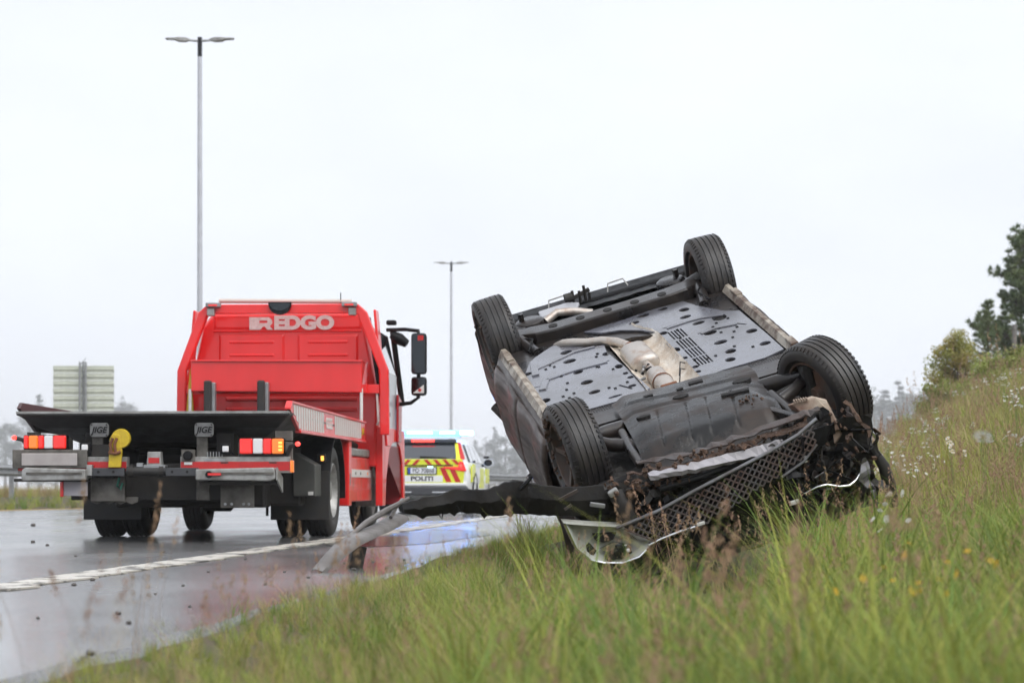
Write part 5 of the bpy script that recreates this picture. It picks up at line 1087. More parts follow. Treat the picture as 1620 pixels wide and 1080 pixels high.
strip('bumper_reinforcement', [(-0.50, 2.08, 0.055), (-0.2, 2.10, 0.075), (0.15, 2.10, 0.09), (0.32, 2.06, 0.10)], 0.055, 0.03, mat('bumper_bar', (0.34, 0.33, 0.36), (0.26, 0.25, 0.26), 6, 0.4, 0.6), 1.5, 0.004, 3)
tube('coolant_hose', PLASTIC, Wk, [(-0.45, 2.05, 0.16), (-0.2, 2.08, 0.15), (0.05, 2.07, 0.13), (0.2, 2.02, 0.14)], 0.022)
tube('radiator_pipe', CHASSIS, Wk, [(-0.7, 2.0, 0.12), (-0.68, 2.05, 0.2), (-0.66, 2.02, 0.32)], 0.05)
MB().lathe([(0, 0.0), (0, 0.07), (0.03, 0.09), (0.06, 0.09)], 18, 'y', (-0.62, 1.98, 0.2)).build('fan_motor', PLASTIC, Wk, smooth=40)
wb('horn', ALU, (-0.72, 2.04, 0.10), (0.06, 0.04, 0.04), 0.01, (0, 20, 10)); wb('lamp_bracket', GALV, (-0.83, 2.06, 0.14), (0.09, 0.02, 0.025), 0.004, (0, -25, 0))
# twisted grille hanging across the nose
GR = [(-0.74, 0.30), (-0.26, 0.195), (0.20, 0.10), (0.50, 0.01), (0.50, 0.14), (0.40, 0.21), (0.10, 0.31), (-0.32, 0.44), (-0.56, 0.455)]
def inpoly(p, poly):
    r = False; j = len(poly) - 1
    for i in range(len(poly)):
        a, b = poly[i], poly[j]
        if (a[1] > p[1]) != (b[1] > p[1]) and p[0] < (b[0] - a[0]) * (p[1] - a[1]) / (b[1] - a[1]) + a[0]: r = not r
        j = i
    return r
gm = MB(); cw, ch = 0.046, 0.030
for j in range(-2, 26):
    for i in range(-40, 40):
        c0 = (i * cw + (j % 2) * cw / 2 - 0.1, j * ch * 0.75)
        for d in ((cw / 2, ch * 0.75), (-cw / 2, ch * 0.75)):
            c1 = (c0[0] + d[0], c0[1] + d[1])
            A2 = (c0[0] + 0.22 * 0, c0[1] - 0.22 * c0[0]); B2 = (c1[0], c1[1] - 0.22 * c1[0])
            if inpoly(A2, GR) and inpoly(B2, GR):
                yy = lambda q: 2.15 - 0.10 * (q[0] ** 2) + 0.015 * noise.noise((q[0] * 5, q[1] * 5, 0))
                gm.tube([(A2[0], yy(A2), A2[1]), (B2[0], yy(B2), B2[1])], 0.0055, 5, False)
MESH = mat('grille_mesh', (0.085, 0.085, 0.09), (0.09, 0.055, 0.045), 9, 0.35, 0.6)
gr = gm.build('grille', MESH, Wk, smooth=60)
GREYTRIM = mat('satin_grille_trim', (0.22, 0.225, 0.24), (0.12, 0.11, 0.11), 9, 0.3, 0.5, metal=0.5)
tube('grille_trim', GREYTRIM, gr, [(-0.76, 2.10, 0.295), (-0.5, 2.13, 0.255), (-0.26, 2.15, 0.19), (0.20, 2.15, 0.095), (0.40, 2.14, 0.045), (0.53, 2.12, -0.01)], 0.011, 8)
tube('grille_trim', GREYTRIM, gr, [(0.50, 2.13, 0.14), (0.40, 2.14, 0.215), (0.25, 2.15, 0.265)], 0.008, 8)
tube('chrome_strip', CHROME, gr, [(-0.60, 2.11, 0.45), (-0.52, 2.12, 0.43), (-0.40, 2.13, 0.415), (-0.30, 2.14, 0.41)], 0.010, 8)
wb('mounting_clip', WHITE, (-0.28, 2.15, 0.40), (0.05, 0.015, 0.02), 0.004); wb('mounting_clip', WHITE, (0.30, 2.1, 0.46), (0.06, 0.015, 0.025), 0.004)
wb('mounting_clip', LENS_WHITE, (0.42, 2.1, 0.22), (0.018, 0.015, 0.04), 0.004)
# broken headlamp
HLp = [(-1.05, 0.175), (-0.90, 0.235), (-0.735, 0.295), (-0.70, 0.34), (-0.65, 0.405), (-0.565, 0.445), (-0.62, 0.475), (-0.67, 0.505), (-0.775, 0.512), (-0.88, 0.478), (-0.955, 0.435), (-1.02, 0.345)]
ce = (-0.80, 0.38); secs = []
for y, f_ in ((2.02, 1.02), (2.105, 1.0), (2.10, 0.95), (2.06, 0.86), (2.035, 0.55), (2.03, 0.3)): secs.append([(ce[0] + (x - ce[0]) * f_, y, ce[1] + (z - ce[1]) * f_) for x, z in HLp])
hl = MB().loft(secs).build('headlamp', HEADLAMP, Wk, smooth=50)
tube('lamp_rim', CHROME, hl, [(x, 2.108, z) for x, z in HLp[6:]] + [(-1.05, 2.108, 0.175)], 0.008, 6)
MB().prism([(-0.90, 0.30), (-0.76, 0.335), (-0.79, 0.375), (-0.85, 0.375), (-0.895, 0.345)], 2.05, 2.06, 'y').build('lamp_socket', CAVITY, hl)
MB().prism([(-0.95, 0.36), (-0.93, 0.35), (-0.90, 0.41), (-0.93, 0.44), (-0.96, 0.42)], 2.05, 2.062, 'y').build('lamp_socket', CAVITY, hl)
MB().prism([(-0.88, 0.40), (-0.79, 0.385), (-0.70, 0.43), (-0.72, 0.45), (-0.85, 0.43)], 2.06, 2.075, 'y').build('reflector_shard', CHROME, hl)
for c_, d in (((-0.81, 2.08, 0.46), (0.10, 0.05, 0.045)), ((-0.755, 2.085, 0.445), (0.05, 0.05, 0.07)), ((-0.72, 2.085, 0.455), (0.03, 0.05, 0.035))): MB().box(c_, d, (0, 12, 5)).build('bulb_holder', PLASTIC, hl, bevel=0.006)
wb('bulb', LENS_WHITE, (-0.725, 2.11, 0.445), (0.022, 0.02, 0.02), 0.006)
MB().grid(8, 6, lambda a, b: (-1.06 + 0.10 * a, 2.0 - 0.1 * a, 0.15 + 0.26 * b + 0.02 * noise.noise((a * 3, b * 3, 0)))).build('wing_edge', TORN, Wk)
# long torn black bumper skin reaching out to the side
tbc = [(-1.92, -0.165, -0.135), (-1.80, -0.172, -0.085), (-1.69, -0.145, -0.06), (-1.60, -0.15, -0.035), (-1.50, -0.12, 0.0), (-1.43, -0.105, 0.03), (-1.33, -0.105, 0.055), (-1.243, -0.095, 0.09), (-1.14, -0.045, 0.12), (-1.035, 0.0, 0.15), (-0.90, 0.05, 0.20), (-0.76, 0.09, 0.24)]
secs = []
for i in range(45):
    q_ = i / 44 * 11; k = min(int(q_), 10); f_ = q_ - k; A_, B2_ = tbc[k], tbc[k + 1]
    x = A_[0] + (B2_[0] - A_[0]) * f_; top = A_[1] - 0.022 + (B2_[1] - A_[1]) * f_ + 0.014 * noise.noise((i * 0.9, 1, 0)); bot = A_[2] + 0.012 + (B2_[2] - A_[2]) * f_ + (0.022 if i % 7 == 3 and i < 30 else 0) + 0.010 * noise.noise((i * 0.8, 7, 0))
    y = 2.0 + 0.02 * math.sin(i * 0.4)
    secs.append([(x, y, top), (x, y - 0.02, top), (x, y - 0.03, bot), (x, y - 0.01, bot), (x, y + 0.025, top * 0.45 + bot * 0.55), (x, y + 0.03, top * 0.6 + bot * 0.4)])
tbm = MB().loft(secs).build('torn_bumper', mat('torn_black_skin', (0.007, 0.007, 0.008), (0.016, 0.014, 0.012), 8, 0.5, 0.8, bump=0.2, spec=0.25), Wk, smooth=30)
MB().tube([(-1.24, 2.0, -0.07), (-1.17, 2.0, -0.11), (-1.155, 2.0, -0.125)], 0.012, 6).build('bumper_lug', PLASTIC, tbm)
for x in (-1.72, -1.60): MB().tube([(x - 0.02, 2.0, -0.08), (x, 2.0, -0.03), (x + 0.02, 2.0, -0.08)], 0.006, 6).build('bumper_lug', PLASTIC, tbm)
wb('paint_flake', TORN, (-0.98, 2.06, 0.03), (0.12, 0.01, 0.018), 0, (0, 12, 0)); wb('paint_flake', TORN, (-1.0, 2.06, 0.10), (0.05, 0.01, 0.015), 0, (0, 20, 0))
# right front corner: bent frame horn and crumpled metal
CREAM = mat('cream_inner_metal', (0.42, 0.35, 0.28), (0.17, 0.09, 0.06), 7, 0.5, 0.75, bump=0.3)
hb = MB().loft([[(0.46, 1.86, -0.045), (0.50, 1.90, 0.01), (0.48, 1.80, 0.05), (0.45, 1.78, -0.02)], [(0.60, 1.90, -0.06), (0.63, 1.94, 0.0), (0.62, 1.82, 0.03), (0.60, 1.80, -0.04)], [(0.655, 1.92, -0.03), (0.66, 1.95, 0.04), (0.69, 1.84, 0.06), (0.68, 1.82, 0.0)], [(0.70, 1.93, 0.20), (0.64, 1.95, 0.24), (0.68, 1.88, 0.26), (0.73, 1.86, 0.22)]]).build('frame_horn', CREAM, Wk, bevel=0.008)
for k in range(6): MB().box((0.478 + 0.014 * k, 1.87 + 0.004 * k, -0.06), (0.006, 0.03, 0.02)).build('fin', CREAM, hb, recalc=False)
wb('subframe_bracket', SUBFRAME, (0.40, 1.78, 0.02), (0.04, 0.30, 0.05), 0.008, (0, 10, -22))
def shard(q, c, w, l, m):
    secs = []; n = 7; a0 = Vector((q.gauss(0, 1), q.gauss(0, 0.5), q.gauss(0, 1))).normalized(); b0 = a0.cross(Vector((q.gauss(0, 1), q.gauss(0, 1), q.gauss(0, 1)))).normalized(); s_ = q.uniform(0, 99)
    for i in range(n):
        f_ = i / (n - 1) - 0.5; p = Vector(c) + a0 * l * f_ + Vector((noise.noise((i * 0.5, s_, 0)), noise.noise((i * 0.5, s_, 3)), noise.noise((i * 0.5, s_, 7)))) * l * 0.22
        wd = w * (0.6 + 0.8 * noise.noise((i * 0.6, s_, 11)) + (0.4 - abs(f_))); d = (b0 + 0.6 * Vector((noise.noise((i * 0.6, s_, 21)), noise.noise((i * 0.6, s_, 25)), 0))).normalized() * wd / 2
        t_ = d.cross(a0).normalized() * 0.003
        secs.append([p - d - t_, p + d - t_, p + d + t_, p - d + t_])
    return MB().loft(secs).build('crumpled_panel', m, Wk)
q = random.Random(77); ms = [PLASTIC, PLASTIC, CHASSIS, TORN, BLACK, MUD, CHASSIS, GREYTRIM]
for k in range(64):
    a = q.random(); c = (0.28 + 0.58 * q.random(), 1.72 + 0.40 * q.random(), 0.08 + 0.58 * q.random())
    shard(q, c, q.uniform(0.03, 0.10), q.uniform(0.10, 0.30), ms[k % 8])
for k in range(26):
    c = (-0.55 + 0.8 * q.random(), 1.95 + 0.12 * q.random(), 0.12 + 0.5 * q.random())
    shard(q, c, q.uniform(0.02, 0.06), q.uniform(0.08, 0.22), (PLASTIC, CHASSIS, PLASTIC, CHASSIS, MUD)[k % 5])
for k in range(10):
    x = 0.3 + 0.5 * q.random(); z = 0.15 + 0.4 * q.random()
    tube('wiring', PLASTIC, Wk, [(x, 2.05, z), (x + q.gauss(0, 0.06), 2.12, z + q.gauss(0.02, 0.05)), (x + q.gauss(0, 0.1), 2.1, z + q.gauss(0.05, 0.08)), (x + q.gauss(0, 0.15), 2.0, z + q.gauss(0.05, 0.1))], 0.006, 5)
MB().tube([(0.37, 2.10, 0.425), (0.45, 2.12, 0.40), (0.51, 2.12, 0.405), (0.58, 2.12, 0.44), (0.64, 2.11, 0.455), (0.69, 2.09, 0.445), (0.735, 2.06, 0.42)], [0.004, 0.008, 0.010, 0.009, 0.010, 0.012, 0.011], 8).build('silver_trim', CHROME, Wk, smooth=50)
tube('silver_trim', CHROME, Wk, [(0.86, 2.0, 0.20), (0.885, 2.0, 0.26), (0.87, 2.0, 0.33)], 0.009, 8)
tube('wheel_arch_edge', BLACK, Wk, [(0.86, 1.95, 0.33), (0.90, 1.98, 0.45), (0.91, 1.98, 0.58), (0.92, 1.95, 0.72)], [0.025, 0.035, 0.04, 0.03])
mc = MB()
for k in range(240):
    x = q.uniform(-0.75, 0.85); b = q.random()
    mc.box((x, 1.97 + 0.12 * q.random(), q.uniform(0.02, 0.6) if x > 0.25 else q.uniform(0.02, 0.16)), [q.uniform(0.006, 0.03) for _ in range(3)], [q.uniform(0, 90) for _ in range(3)])
kind(mc.build('mud_clods', MUD, Wk, recalc=False), 'stuff')
# ---------------------------------------------------------------- debris on the shoulder
def at(px, py, d): return Vector(((px - 810) / 4000 * d, d, CAM_Z + (772 - py) / 4000 * d))
t = empty('bent_rail'); tag(t, 'bent grey metal rail torn loose, resting on the wet shoulder', 'metal rail'); t.location = (-1.14, 15.0, 0)
RAILG = mat('weathered_rail_grey', (0.20, 0.19, 0.185), (0.13, 0.12, 0.115), 7, 0.5, 0.7, metal=0.1, bump=0.05)
base = Vector(t.location)
path = [at(502, 903, 15.0), at(522, 882, 15.2), at(550, 857, 15.5), at(580, 842, 15.9), at(606, 832, 16.3), at(634, 815, 16.7)]
path = [p - base for p in path]; secs = []
fine = []
for i in range(len(path) - 1):
    for k in range(5): fine.append(path[i].lerp(path[i + 1], k / 5))
fine.append(path[-1])
for it in range(3): fine = [fine[0]] + [(fine[i - 1] + fine[i] * 2 + fine[i + 1]) / 4 for i in range(1, len(fine) - 1)] + [fine[-1]]
for i, p in enumerate(fine):
    tn = (fine[min(i + 1, len(fine) - 1)] - fine[max(i - 1, 0)]).normalized(); a = tn.cross(Vector((0, -0.7, 0.7))).normalized(); b = a.cross(tn).normalized()
    w = 0.052 * (0.75 + 0.5 * min(1, i / 9)) 
    pr = [(-w, -0.016), (-w * 0.8, 0.006), (-0.01, 0.010), (w * 0.75, 0.006), (w, -0.018), (w * 0.9, -0.020), (w * 0.65, 0.0), (-0.01, 0.004), (-w * 0.7, 0.0), (-w * 0.9, -0.018)]
    secs.append([p + a * x + b * y for x, y in pr])
MB().loft(secs).build('rail_beam', RAILG, t, smooth=60)
MB().tube([at(548, 852, 15.7) - base, at(580, 826, 16.0) - base, at(612, 806, 16.4) - base, at(646, 788, 16.8) - base], [0.012, 0.02, 0.02, 0.012], 8).build('thin_rod', RAILG, t, smooth=40)
MB().tube([at(618, 818, 16.5) - base, at(628, 800, 16.6) - base, at(637, 790, 16.7) - base], 0.014, 6).build('thin_rod', RAILG, t, smooth=40)
pb = at(564, 868, 15.9) - base
MB().box((pb.x, pb.y, 0.06), (0.09, 0.07, 0.16), (0, 12, 20)).build('bracket', CHASSIS, t, bevel=0.006, recalc=False)
pb = at(596, 816, 16.3) - base
MB().box((pb.x, pb.y, pb.z), (0.10, 0.05, 0.03), (0, -25, 10)).build('bracket', RAILG, t, bevel=0.006, recalc=False)
# small stones on the wet road
STONE = mat('dark_pebble', (0.055, 0.05, 0.046), (0.10, 0.09, 0.085), 30, 0.6)
stones = [(53, 832, 7), (52, 858, 6), (75, 863, 5), (180, 848, 4), (117, 926, 7), (146, 918, 7), (290, 927, 5), (246, 940, 4), (187, 971, 8), (204, 986, 8), (143, 1036, 12), (388, 885, 4), (60, 978, 5), (330, 905, 4), (450, 905, 4), (560, 902, 7), (590, 889, 5), (40, 930, 5), (260, 873, 4), (120, 880, 4), (420, 925, 5), (300, 960, 5), (520, 880, 4), (545, 891, 4), (575, 879, 4), (640, 886, 4), (612, 899, 5), (668, 892, 4), (470, 889, 4), (488, 914, 5)]
for i, (px, py, s) in enumerate(stones):
    d = 4000 * CAM_Z / (py - 772); p = at(px, py, d); r = s / 4000 * d * 0.62
    b = bmesh.new(); bmesh.ops.create_icosphere(b, subdivisions=2, radius=r)
    for v in b.verts: v.co *= 1 + 0.35 * noise.noise(v.co * (1.6 / r) + Vector((i * 3, 0, 0))); v.co.z *= 0.62
    me = bpy.data.meshes.new('stone'); b.to_mesh(me); b.free(); me.materials.append(STONE)
    o = bpy.data.objects.new('stone', me); C.objects.link(o); o.location = (p.x, p.y, r * 0.45)
    tag(o, 'small dark stone on the wet road, %s of the stones from the left' % ORD[sorted(stones).index((px, py, s))], 'stone', 'small stones scattered on the wet road')

# ---------------------------------------------------------------- grass
G1 = mat('lush_grass', (0.135, 0.215, 0.040), (0.195, 0.265, 0.055), 3, 0.55, rand=0.34, transl=0.35, spec=0.3)
G2 = mat('yellow_green_grass', (0.26, 0.32, 0.060), (0.36, 0.36, 0.085), 3, 0.6, rand=0.34, transl=0.35, spec=0.3)
G3 = mat('dry_straw', (0.42, 0.33, 0.18), (0.31, 0.22, 0.12), 4, 0.75, rand=0.2, transl=0.25, spec=0.2)
G4 = mat('reddish_seed_heads', (0.30, 0.19, 0.125), (0.40, 0.28, 0.18), 6, 0.8, rand=0.2, transl=0.25, spec=0.2)
src = bpy.data.collections.new('grass_sources')
def tuft(name, m, n, h0, h1, w, spread, bendy, seed, head=None):
    r = random.Random(seed); vs = []; fs = []; mi = []
    for k in range(n):
        a = r.uniform(0, 6.28); b = Vector((math.cos(a), math.sin(a), 0)) * spread * math.sqrt(r.random())
        h = r.uniform(h0, h1); d = Vector((r.gauss(0, 1), r.gauss(0, 1), 0)).normalized(); out = bendy * r.uniform(0.3, 1.3) * h
        side = Vector((-d.y, d.x, 0)) * w * r.uniform(0.6, 1.2) / 2
        seg = 4 if not head else 5; base_i = len(vs)
        for s in range(seg + 1):
            f = s / seg; p = b + d * out * f ** 1.9 + Vector((0, 0, h * (f - 0.18 * bendy * f ** 3)))
            ww = (1 - f ** 1.6) if not head else (1 - 0.5 * f)
            if s < seg or head: vs += [p - side * ww, p + side * ww]
            else: vs.append(p)
        for s in range(seg - (0 if head else 1)):
            i = base_i + 2 * s; fs.append((i, i + 1, i + 3, i + 2)); mi.append(0)
        if not head: i = base_i + 2 * (seg - 1); fs.append((i, i + 1, i + 2)); mi.append(0)
        else:
            tip = p
            for q in range(head):
                f = r.random(); c = tip - Vector((0, 0, 0.02)) + Vector((d.x * 0.02 * f, d.y * 0.02 * f, 0.10 * f * h / 0.5)) + Vector((r.gauss(0, 1), r.gauss(0, 1), r.gauss(0, 0.5))) * 0.007 * (1.25 - f)
                e = Vector((r.gauss(0, 0.5), r.gauss(0, 0.5), 1)).normalized() * 0.008; g_ = e.cross(Vector((r.gauss(0, 1), r.gauss(0, 1), 0.1))).normalized() * 0.0024
                i = len(vs); vs += [c - e, c + g_, c + e, c - g_]; fs.append((i, i + 1, i + 2, i + 3)); mi.append(1)
    me = bpy.data.meshes.new(name); me.from_pydata([tuple(v) for v in vs], [], fs)
    me.materials.append(m); me.materials.append(G4); me.polygons.foreach_set('material_index', mi); me.polygons.foreach_set('use_smooth', [True] * len(fs))
    o = bpy.data.objects.new(name, me); src.objects.link(o)
# names keep the order the collection node sorts by
tuft('grass_a', G1, 30, 0.16, 0.36, 0.0075, 0.075, 0.55, 1)
tuft('grass_b', G1, 26, 0.20, 0.44, 0.0065, 0.06, 0.75, 2)
tuft('grass_c', G2, 28, 0.14, 0.34, 0.006, 0.07, 0.6, 3)
tuft('grass_d', G2, 24, 0.24, 0.46, 0.0055, 0.06, 0.7, 4)
tuft('grass_e', G3, 16, 0.16, 0.38, 0.005, 0.06, 0.7, 5)
tuft('grass_f', G3, 3, 0.42, 0.62, 0.0028, 0.05, 0.35, 6, 26)
tuft('grass_g', G4, 3, 0.34, 0.58, 0.0026, 0.05, 0.4, 7, 30)
tuft('grass_i', G1, 9, 0.10, 0.20, 0.034, 0.05, 1.1, 9)
tuft('grass_h', G1, 34, 0.05, 0.14, 0.007, 0.08, 0.9, 8)

def scatter(name, label, pts):
    n = len(pts); A_ = np.array([p[:3] for p in pts], dtype=np.float32)
    me = bpy.data.meshes.new(name); me.vertices.add(n); me.vertices.foreach_set('co', A_.ravel())
    for nm_, ty, k in (('rot', 'FLOAT_VECTOR', 3), ('scl', 'FLOAT', 4), ('idx', 'INT', 5)):
        at_ = me.attributes.new(nm_, ty, 'POINT')
        if ty == 'FLOAT_VECTOR': at_.data.foreach_set('vector', np.array([p[3] for p in pts], dtype=np.float32).ravel())
        elif ty == 'FLOAT': at_.data.foreach_set('value', np.array([p[4] for p in pts], dtype=np.float32))
        else: at_.data.foreach_set('value', np.array([p[5] for p in pts], dtype=np.int32))
    o = bpy.data.objects.new(name, me); C.objects.link(o); kind(o, 'stuff'); o['label'] = label; o['category'] = 'grass'
    ng = bpy.data.node_groups.new(name, 'GeometryNodeTree')
    ng.interface.new_socket('Geometry', in_out='INPUT', socket_type='NodeSocketGeometry'); ng.interface.new_socket('Geometry', in_out='OUTPUT', socket_type='NodeSocketGeometry')
    N = ng.nodes; L = ng.links; gi = N.new('NodeGroupInput'); go = N.new('NodeGroupOutput')
    ci = N.new('GeometryNodeCollectionInfo'); ci.inputs['Collection'].default_value = src; ci.inputs['Separate Children'].default_value = True; ci.inputs['Reset Children'].default_value = True
    ip = N.new('GeometryNodeInstanceOnPoints'); ip.inputs['Pick Instance'].default_value = True
    def attr(nm_, ty):
        a = N.new('GeometryNodeInputNamedAttribute'); a.data_type = ty; a.inputs['Name'].default_value = nm_; return a.outputs[0]
    e2r = N.new('FunctionNodeEulerToRotation')
    L.new(gi.outputs[0], ip.inputs['Points']); L.new(ci.outputs[0], ip.inputs['Instance'])
    L.new(attr('idx', 'INT'), ip.inputs['Instance Index']); L.new(attr('rot', 'FLOAT_VECTOR'), e2r.inputs[0]); L.new(e2r.outputs[0], ip.inputs['Rotation']); L.new(attr('scl', 'FLOAT'), ip.inputs['Scale'])
    L.new(ip.outputs[0], go.inputs[0])
    m = o.modifiers.new('scatter', 'NODES'); m.node_group = ng
    return o
rg = random.Random(99); Minv = Wk.matrix_world.inverted()
def under_car(X, Y, z):
    p = Minv @ Vector((X, Y, z + 0.15)); return abs(p.x) < 0.95 and -2.0 < p.y < 2.12
def pick(dry, tall, r):
    q = r.random()
    if q < 0.006 + 0.016 * tall: return 5 if r.random() < 0.65 else 6
    if q < 0.15 + 0.40 * dry: return 4
    if q < 0.36 + 0.55 * dry: return r.choice((2, 3))
    return r.choice((0, 0, 1, 1, 3) if tall > 0.3 else (0, 0, 1, 7))
verge = []
def sow(n, y0, y1, u0, u1, s0, s1, prob=None):
    k = 0
    while k < n:
        Y = y0 * (y1 / y0) ** rg.random() if y1 / y0 > 1.6 else rg.uniform(y0, y1)
        u = rg.uniform(u0, u1); X = road_x(Y) + u; k += 1
        px = 810 + 4000 * X / Y
        if px < -120 or px > 1760: continue
        if u < 1.75 + 0.25 * noise.noise((Y * 0.9, 3, 1)) and rg.random() > 0.12: continue
        z = ground_z(X, Y)
        if under_car(X, Y, z): continue
        top = CAM_Z - 0.075 * Y
        dry = 0.5 + 0.95 * noise.noise((X * 0.55, Y * 0.33, 11)) + 0.42 * sst(4.8, 7.5, u) + 0.16 * sst(2.7, 1.8, u)
        if Y < 15: dry -= 0.22 + 0.15 * sst(3.0, 4.5, u)
        tall = 0.5 + 0.5 * noise.noise((X * 0.7, Y * 0.5, 20))
        patch = noise.noise((X * 0.8, Y * 0.6, 31))
        if patch < -0.33 and Y < 14 and rg.random() < 0.6: continue
        i = pick(max(0, min(1, dry)), tall, rg)
        if u > 5.2 and Y > 14 and rg.random() < 0.55: i = rg.choice((4, 4, 4, 2, 3, 5, 6))
        s = rg.uniform(s0, s1) * (0.8 + 0.4 * tall) * (0.36 + 0.64 * sst(1.8, 3.1, u))
        if Y > 15.3 and u > 2.25: s = max(s, rg.uniform(s0, s1) * 0.8)
        if 11.2 < Y < 15 and -0.1 < X < 1.3: s *= 0.40
        if Y < 9 and px < 700: s *= 0.8
        if 3.3 < u < 6 and Y < 12: s *= 1.22
        if rg.random() < 0.05: s *= 1.5
        if Y < 22 and rg.random() < 0.07: i = 8
        if 8.5 < Y < 15 and 0.045 < X / Y < 0.112: s *= 0.62
        if i in (5, 6): s *= rg.uniform(0.8, 1.15)
        if Y < 4.2: s *= 0.85
        verge.append((X, Y, z - 0.01, (rg.gauss(0.0, 0.10), rg.gauss(0.10, 0.10), rg.uniform(0, 6.28)), s, i))
sow(11500, 2.7, 14, 1.5, 6.0, 0.75, 1.05)
sow(9000, 11, 30, 1.5, 9.5, 0.85, 1.15)
sow(7500, 24, 75, 3.5, 14.5, 1.0, 1.7)
sow(2200, 17, 60, 1.5, 3.5, 0.7, 1.0)
sow(700, 12.2, 14.7, 4.1, 5.6, 0.95, 1.25)
for k in range(70):      # thin seeding stalks standing along the edge of the verge
    Y = rg.uniform(4.5, 10.5); u = rg.uniform(1.9, 3.6); X = road_x(Y) + u
    if X / Y > 0.04 or rg.random() < 0.35: continue
    verge.append((X, Y, ground_z(X, Y), (rg.gauss(0, 0.1), rg.gauss(0.05, 0.1), rg.uniform(0, 6.28)), rg.uniform(0.65, 0.95), rg.choice((5, 6, 6))))
for k in range(220):
    Y = rg.uniform(5, 14.2); u = rg.uniform(3.2, 5.8); X = road_x(Y) + u
    if under_car(X, Y, ground_z(X, Y)) or (0.045 < X / Y < 0.112 and rg.random() < 0.6): continue
    verge.append((X, Y, ground_z(X, Y), (rg.gauss(0, 0.15), rg.gauss(0.05, 0.15), rg.uniform(0, 6.28)), rg.uniform(0.7, 1.15), rg.choice((5, 5, 4, 4, 6))))
scatter('verge_grass', 'long wet green and straw-coloured grass on the verge and bank', verge)
med = []
for k in range(5200):
    Y = rg.uniform(38, 125); u = rg.uniform(-21, -13.1); X = road_x(Y) + u; z = ground_z(X, Y)
    if u > -13.4 and rg.random() < 0.6: continue
    med.append((X, Y, z, (rg.gauss(0, 0.08), rg.gauss(0, 0.08), rg.uniform(0, 6.28)), rg.uniform(0.8, 1.3), 4 if u < -15.5 and rg.random() < 0.7 else rg.choice((2, 3, 0, 2, 4, 5))))
scatter('median_grass', 'rough dry grass along the median beside the guard rail', med)

# ---------------------------------------------------------------- wild flowers
PETAL = mat('white_petals', (0.72, 0.72, 0.70), rough=0.7, transl=0.25); YPET = mat('yellow_petals', (0.70, 0.42, 0.02), rough=0.6, transl=0.2)
STEM = mat('flower_stem', (0.17, 0.21, 0.06), rough=0.7); YC = mat('flower_centre', (0.62, 0.36, 0.03), rough=0.8)
def flower(name, heads, r, pet, cen, h, seed, npet=9):
    q = random.Random(seed); t = empty(name); st = MB()
    for k in range(heads):
        tip = Vector((q.gauss(0, 0.05) if heads > 1 else 0.02, q.gauss(0, 0.05) if heads > 1 else 0.01, h * q.uniform(0.86, 1.0)))
        st.tube([(0, 0, -0.03), Vector((0, 0, h * 0.5)).lerp(tip, 0.3), tip], 0.0013, 5)
        tilt = Euler((q.gauss(-0.5, 0.35) , q.gauss(0, 0.35), q.uniform(0, 6))).to_matrix().to_4x4() if heads > 1 else Euler((q.gauss(0.3, 0.1), 0, 0)).to_matrix().to_4x4()
        pm = MB(); M = Matrix.Translation(tip) @ tilt
        for j in range(npet):
            a = 2 * math.pi * j / npet; w = math.pi / npet * 0.85; c = math.cos; s = math.sin
            pm.add([(r * 0.2 * c(a), r * 0.2 * s(a), 0), (r * 0.75 * c(a - w), r * 0.75 * s(a - w), 0.15 * r), (r * c(a), r * s(a), 0.08 * r), (r * 0.75 * c(a + w), r * 0.75 * s(a + w), 0.15 * r)], [(0, 1, 2, 3)], M)
        fh = pm.build('petals', pet, t, recalc=False)
        cm = MB(); cm.add([(r * 0.32 * math.cos(a), r * 0.32 * math.sin(a), 0.05 * r) for a in [2 * math.pi * j / 8 for j in range(8)]] + [(0, 0, 0.22 * r)], [(j, (j + 1) % 8, 8) for j in range(8)], M)
        cm.build('flower_centre', cen, fh, recalc=False)
    st.build('stem', STEM, t, recalc=False)
    return t
wp = [flower('white_wildflower', 7, 0.020, PETAL, PETAL, 0.62, 41), flower('white_wildflower', 5, 0.022, PETAL, YC, 0.55, 42), flower('white_wildflower', 9, 0.017, PETAL, PETAL, 0.66, 43)]
first = [True] * 3; rf = random.Random(12); cnt = 0
while cnt < 66:
    Y = rf.uniform(17, 46); u = rf.uniform(5.2, 11.5); X = road_x(Y) + u; z = ground_z(X, Y); px = 810 + 4000 * X / Y; py = 772 - 4000 * (z + 0.55 - CAM_Z) / Y
    if not (1372 < px < 1635 and 560 < py < 790): continue
    if noise.noise((X * 0.8, Y * 0.25, 50)) < -0.05: continue
    k = cnt % 3
    if first[k]: o = wp[k]; first[k] = False
    else: o = copy_tree(wp[k])
    s = rf.uniform(0.85, 1.2); o.location = (X, Y, z); o.scale = (s, s, s); o.rotation_euler = (rf.gauss(0, 0.1), rf.gauss(0, 0.1), rf.uniform(0, 6.28))
    tag(o, 'white wildflower growing in the tall grass on the bank right of the wreck', 'flower', 'white wildflowers on the bank'); cnt += 1
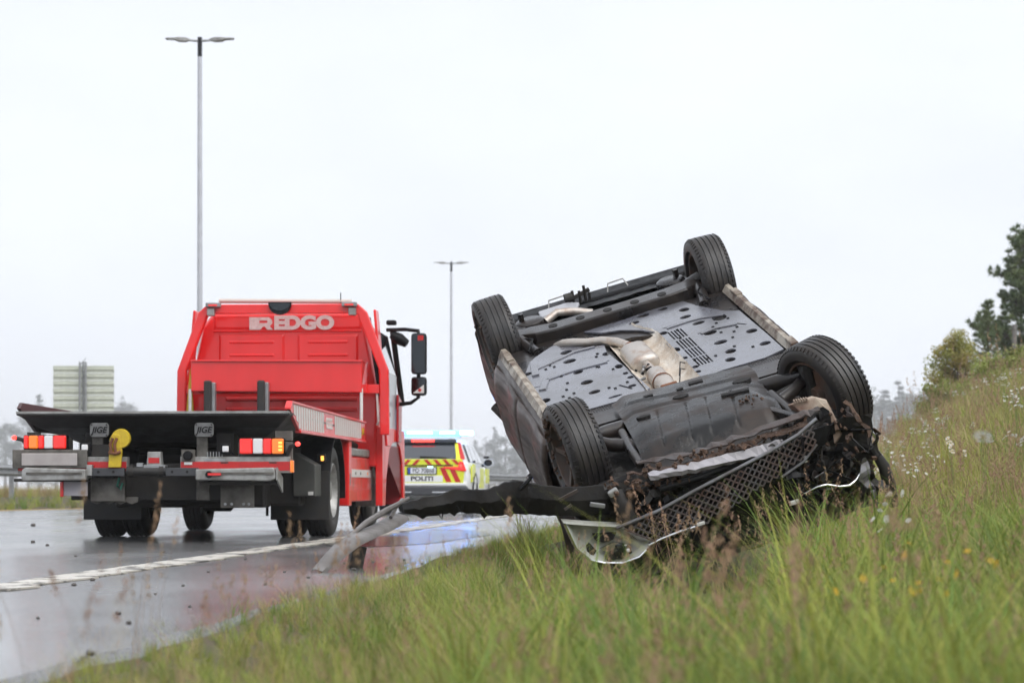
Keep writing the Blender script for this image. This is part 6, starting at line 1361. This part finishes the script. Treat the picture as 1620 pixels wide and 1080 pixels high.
def put(o, px, py, d, h):
    p = at(px, py, d); gz = ground_z(p.x, p.y); o.location = (p.x, p.y, gz); k = (p.z - gz) / h; o.scale = (1, 1, k); o.rotation_euler = (0, 0, rf.uniform(0, 6))
CLOV = flower('white_clover', 5, 0.013, PETAL, PETAL, 0.40, 51, 11)
for i, (px, py, d) in enumerate(((1411, 792, 10.5), (1400, 833, 9.5))):
    o = CLOV if i == 0 else copy_tree(CLOV); put(o, px, py, d, 0.38); tag(o, ('white flower head in the grass just right of the wreck, the upper of two', 'white flower head in the grass right of the wreck, the lower of two')[i], 'flower')
DA = flower('daisy', 1, 0.021, PETAL, YC, 0.66, 52, 16); put(DA, 1571, 690, 5.4, 0.66); tag(DA, 'blurred daisy with a yellow centre standing near the right edge', 'flower')
YF = flower('yellow_wildflower', 2, 0.0095, YPET, YC, 0.36, 53, 6); fy = True
YP = ((1358, 918, 6.6), (1396, 922, 6.4), (1430, 899, 6.5), (1534, 876, 6.2), (1552, 893, 6.0), (1590, 863, 6.1), (1505, 918, 6.0), (1455, 927, 6.2), (1482, 862, 7.2), (1604, 892, 5.6))
for px, py, d in YP:
    o = YF if fy else copy_tree(YF); fy = False; put(o, px, py, d, 0.35)
    tag(o, 'small yellow flower in the blurred grass at lower right, %s from the left' % ORD[sorted(YP).index((px, py, d))], 'flower', 'yellow flowers in the near grass')

# ---------------------------------------------------------------- rainy haze
hz = MB().box((0, 790, 20.0), (3100, 1800, 44.0)).build('haze', GROUND, recalc=False); kind(hz, 'stuff'); hz['label'] = 'thin grey rain haze over the whole scene'; hz['category'] = 'haze'
hm_ = bpy.data.materials.new('rain_haze'); hm_.use_nodes = True; N = hm_.node_tree.nodes; N.clear()
pv = N.new('ShaderNodeVolumePrincipled'); pv.inputs['Color'].default_value = (0.93, 0.95, 1.0, 1); pv.inputs['Density'].default_value = 0.00048; pv.inputs['Anisotropy'].default_value = 0.2
ou = N.new('ShaderNodeOutputMaterial'); hm_.node_tree.links.new(pv.outputs[0], ou.inputs['Volume'])
hz.data.materials.clear(); hz.data.materials.append(hm_)
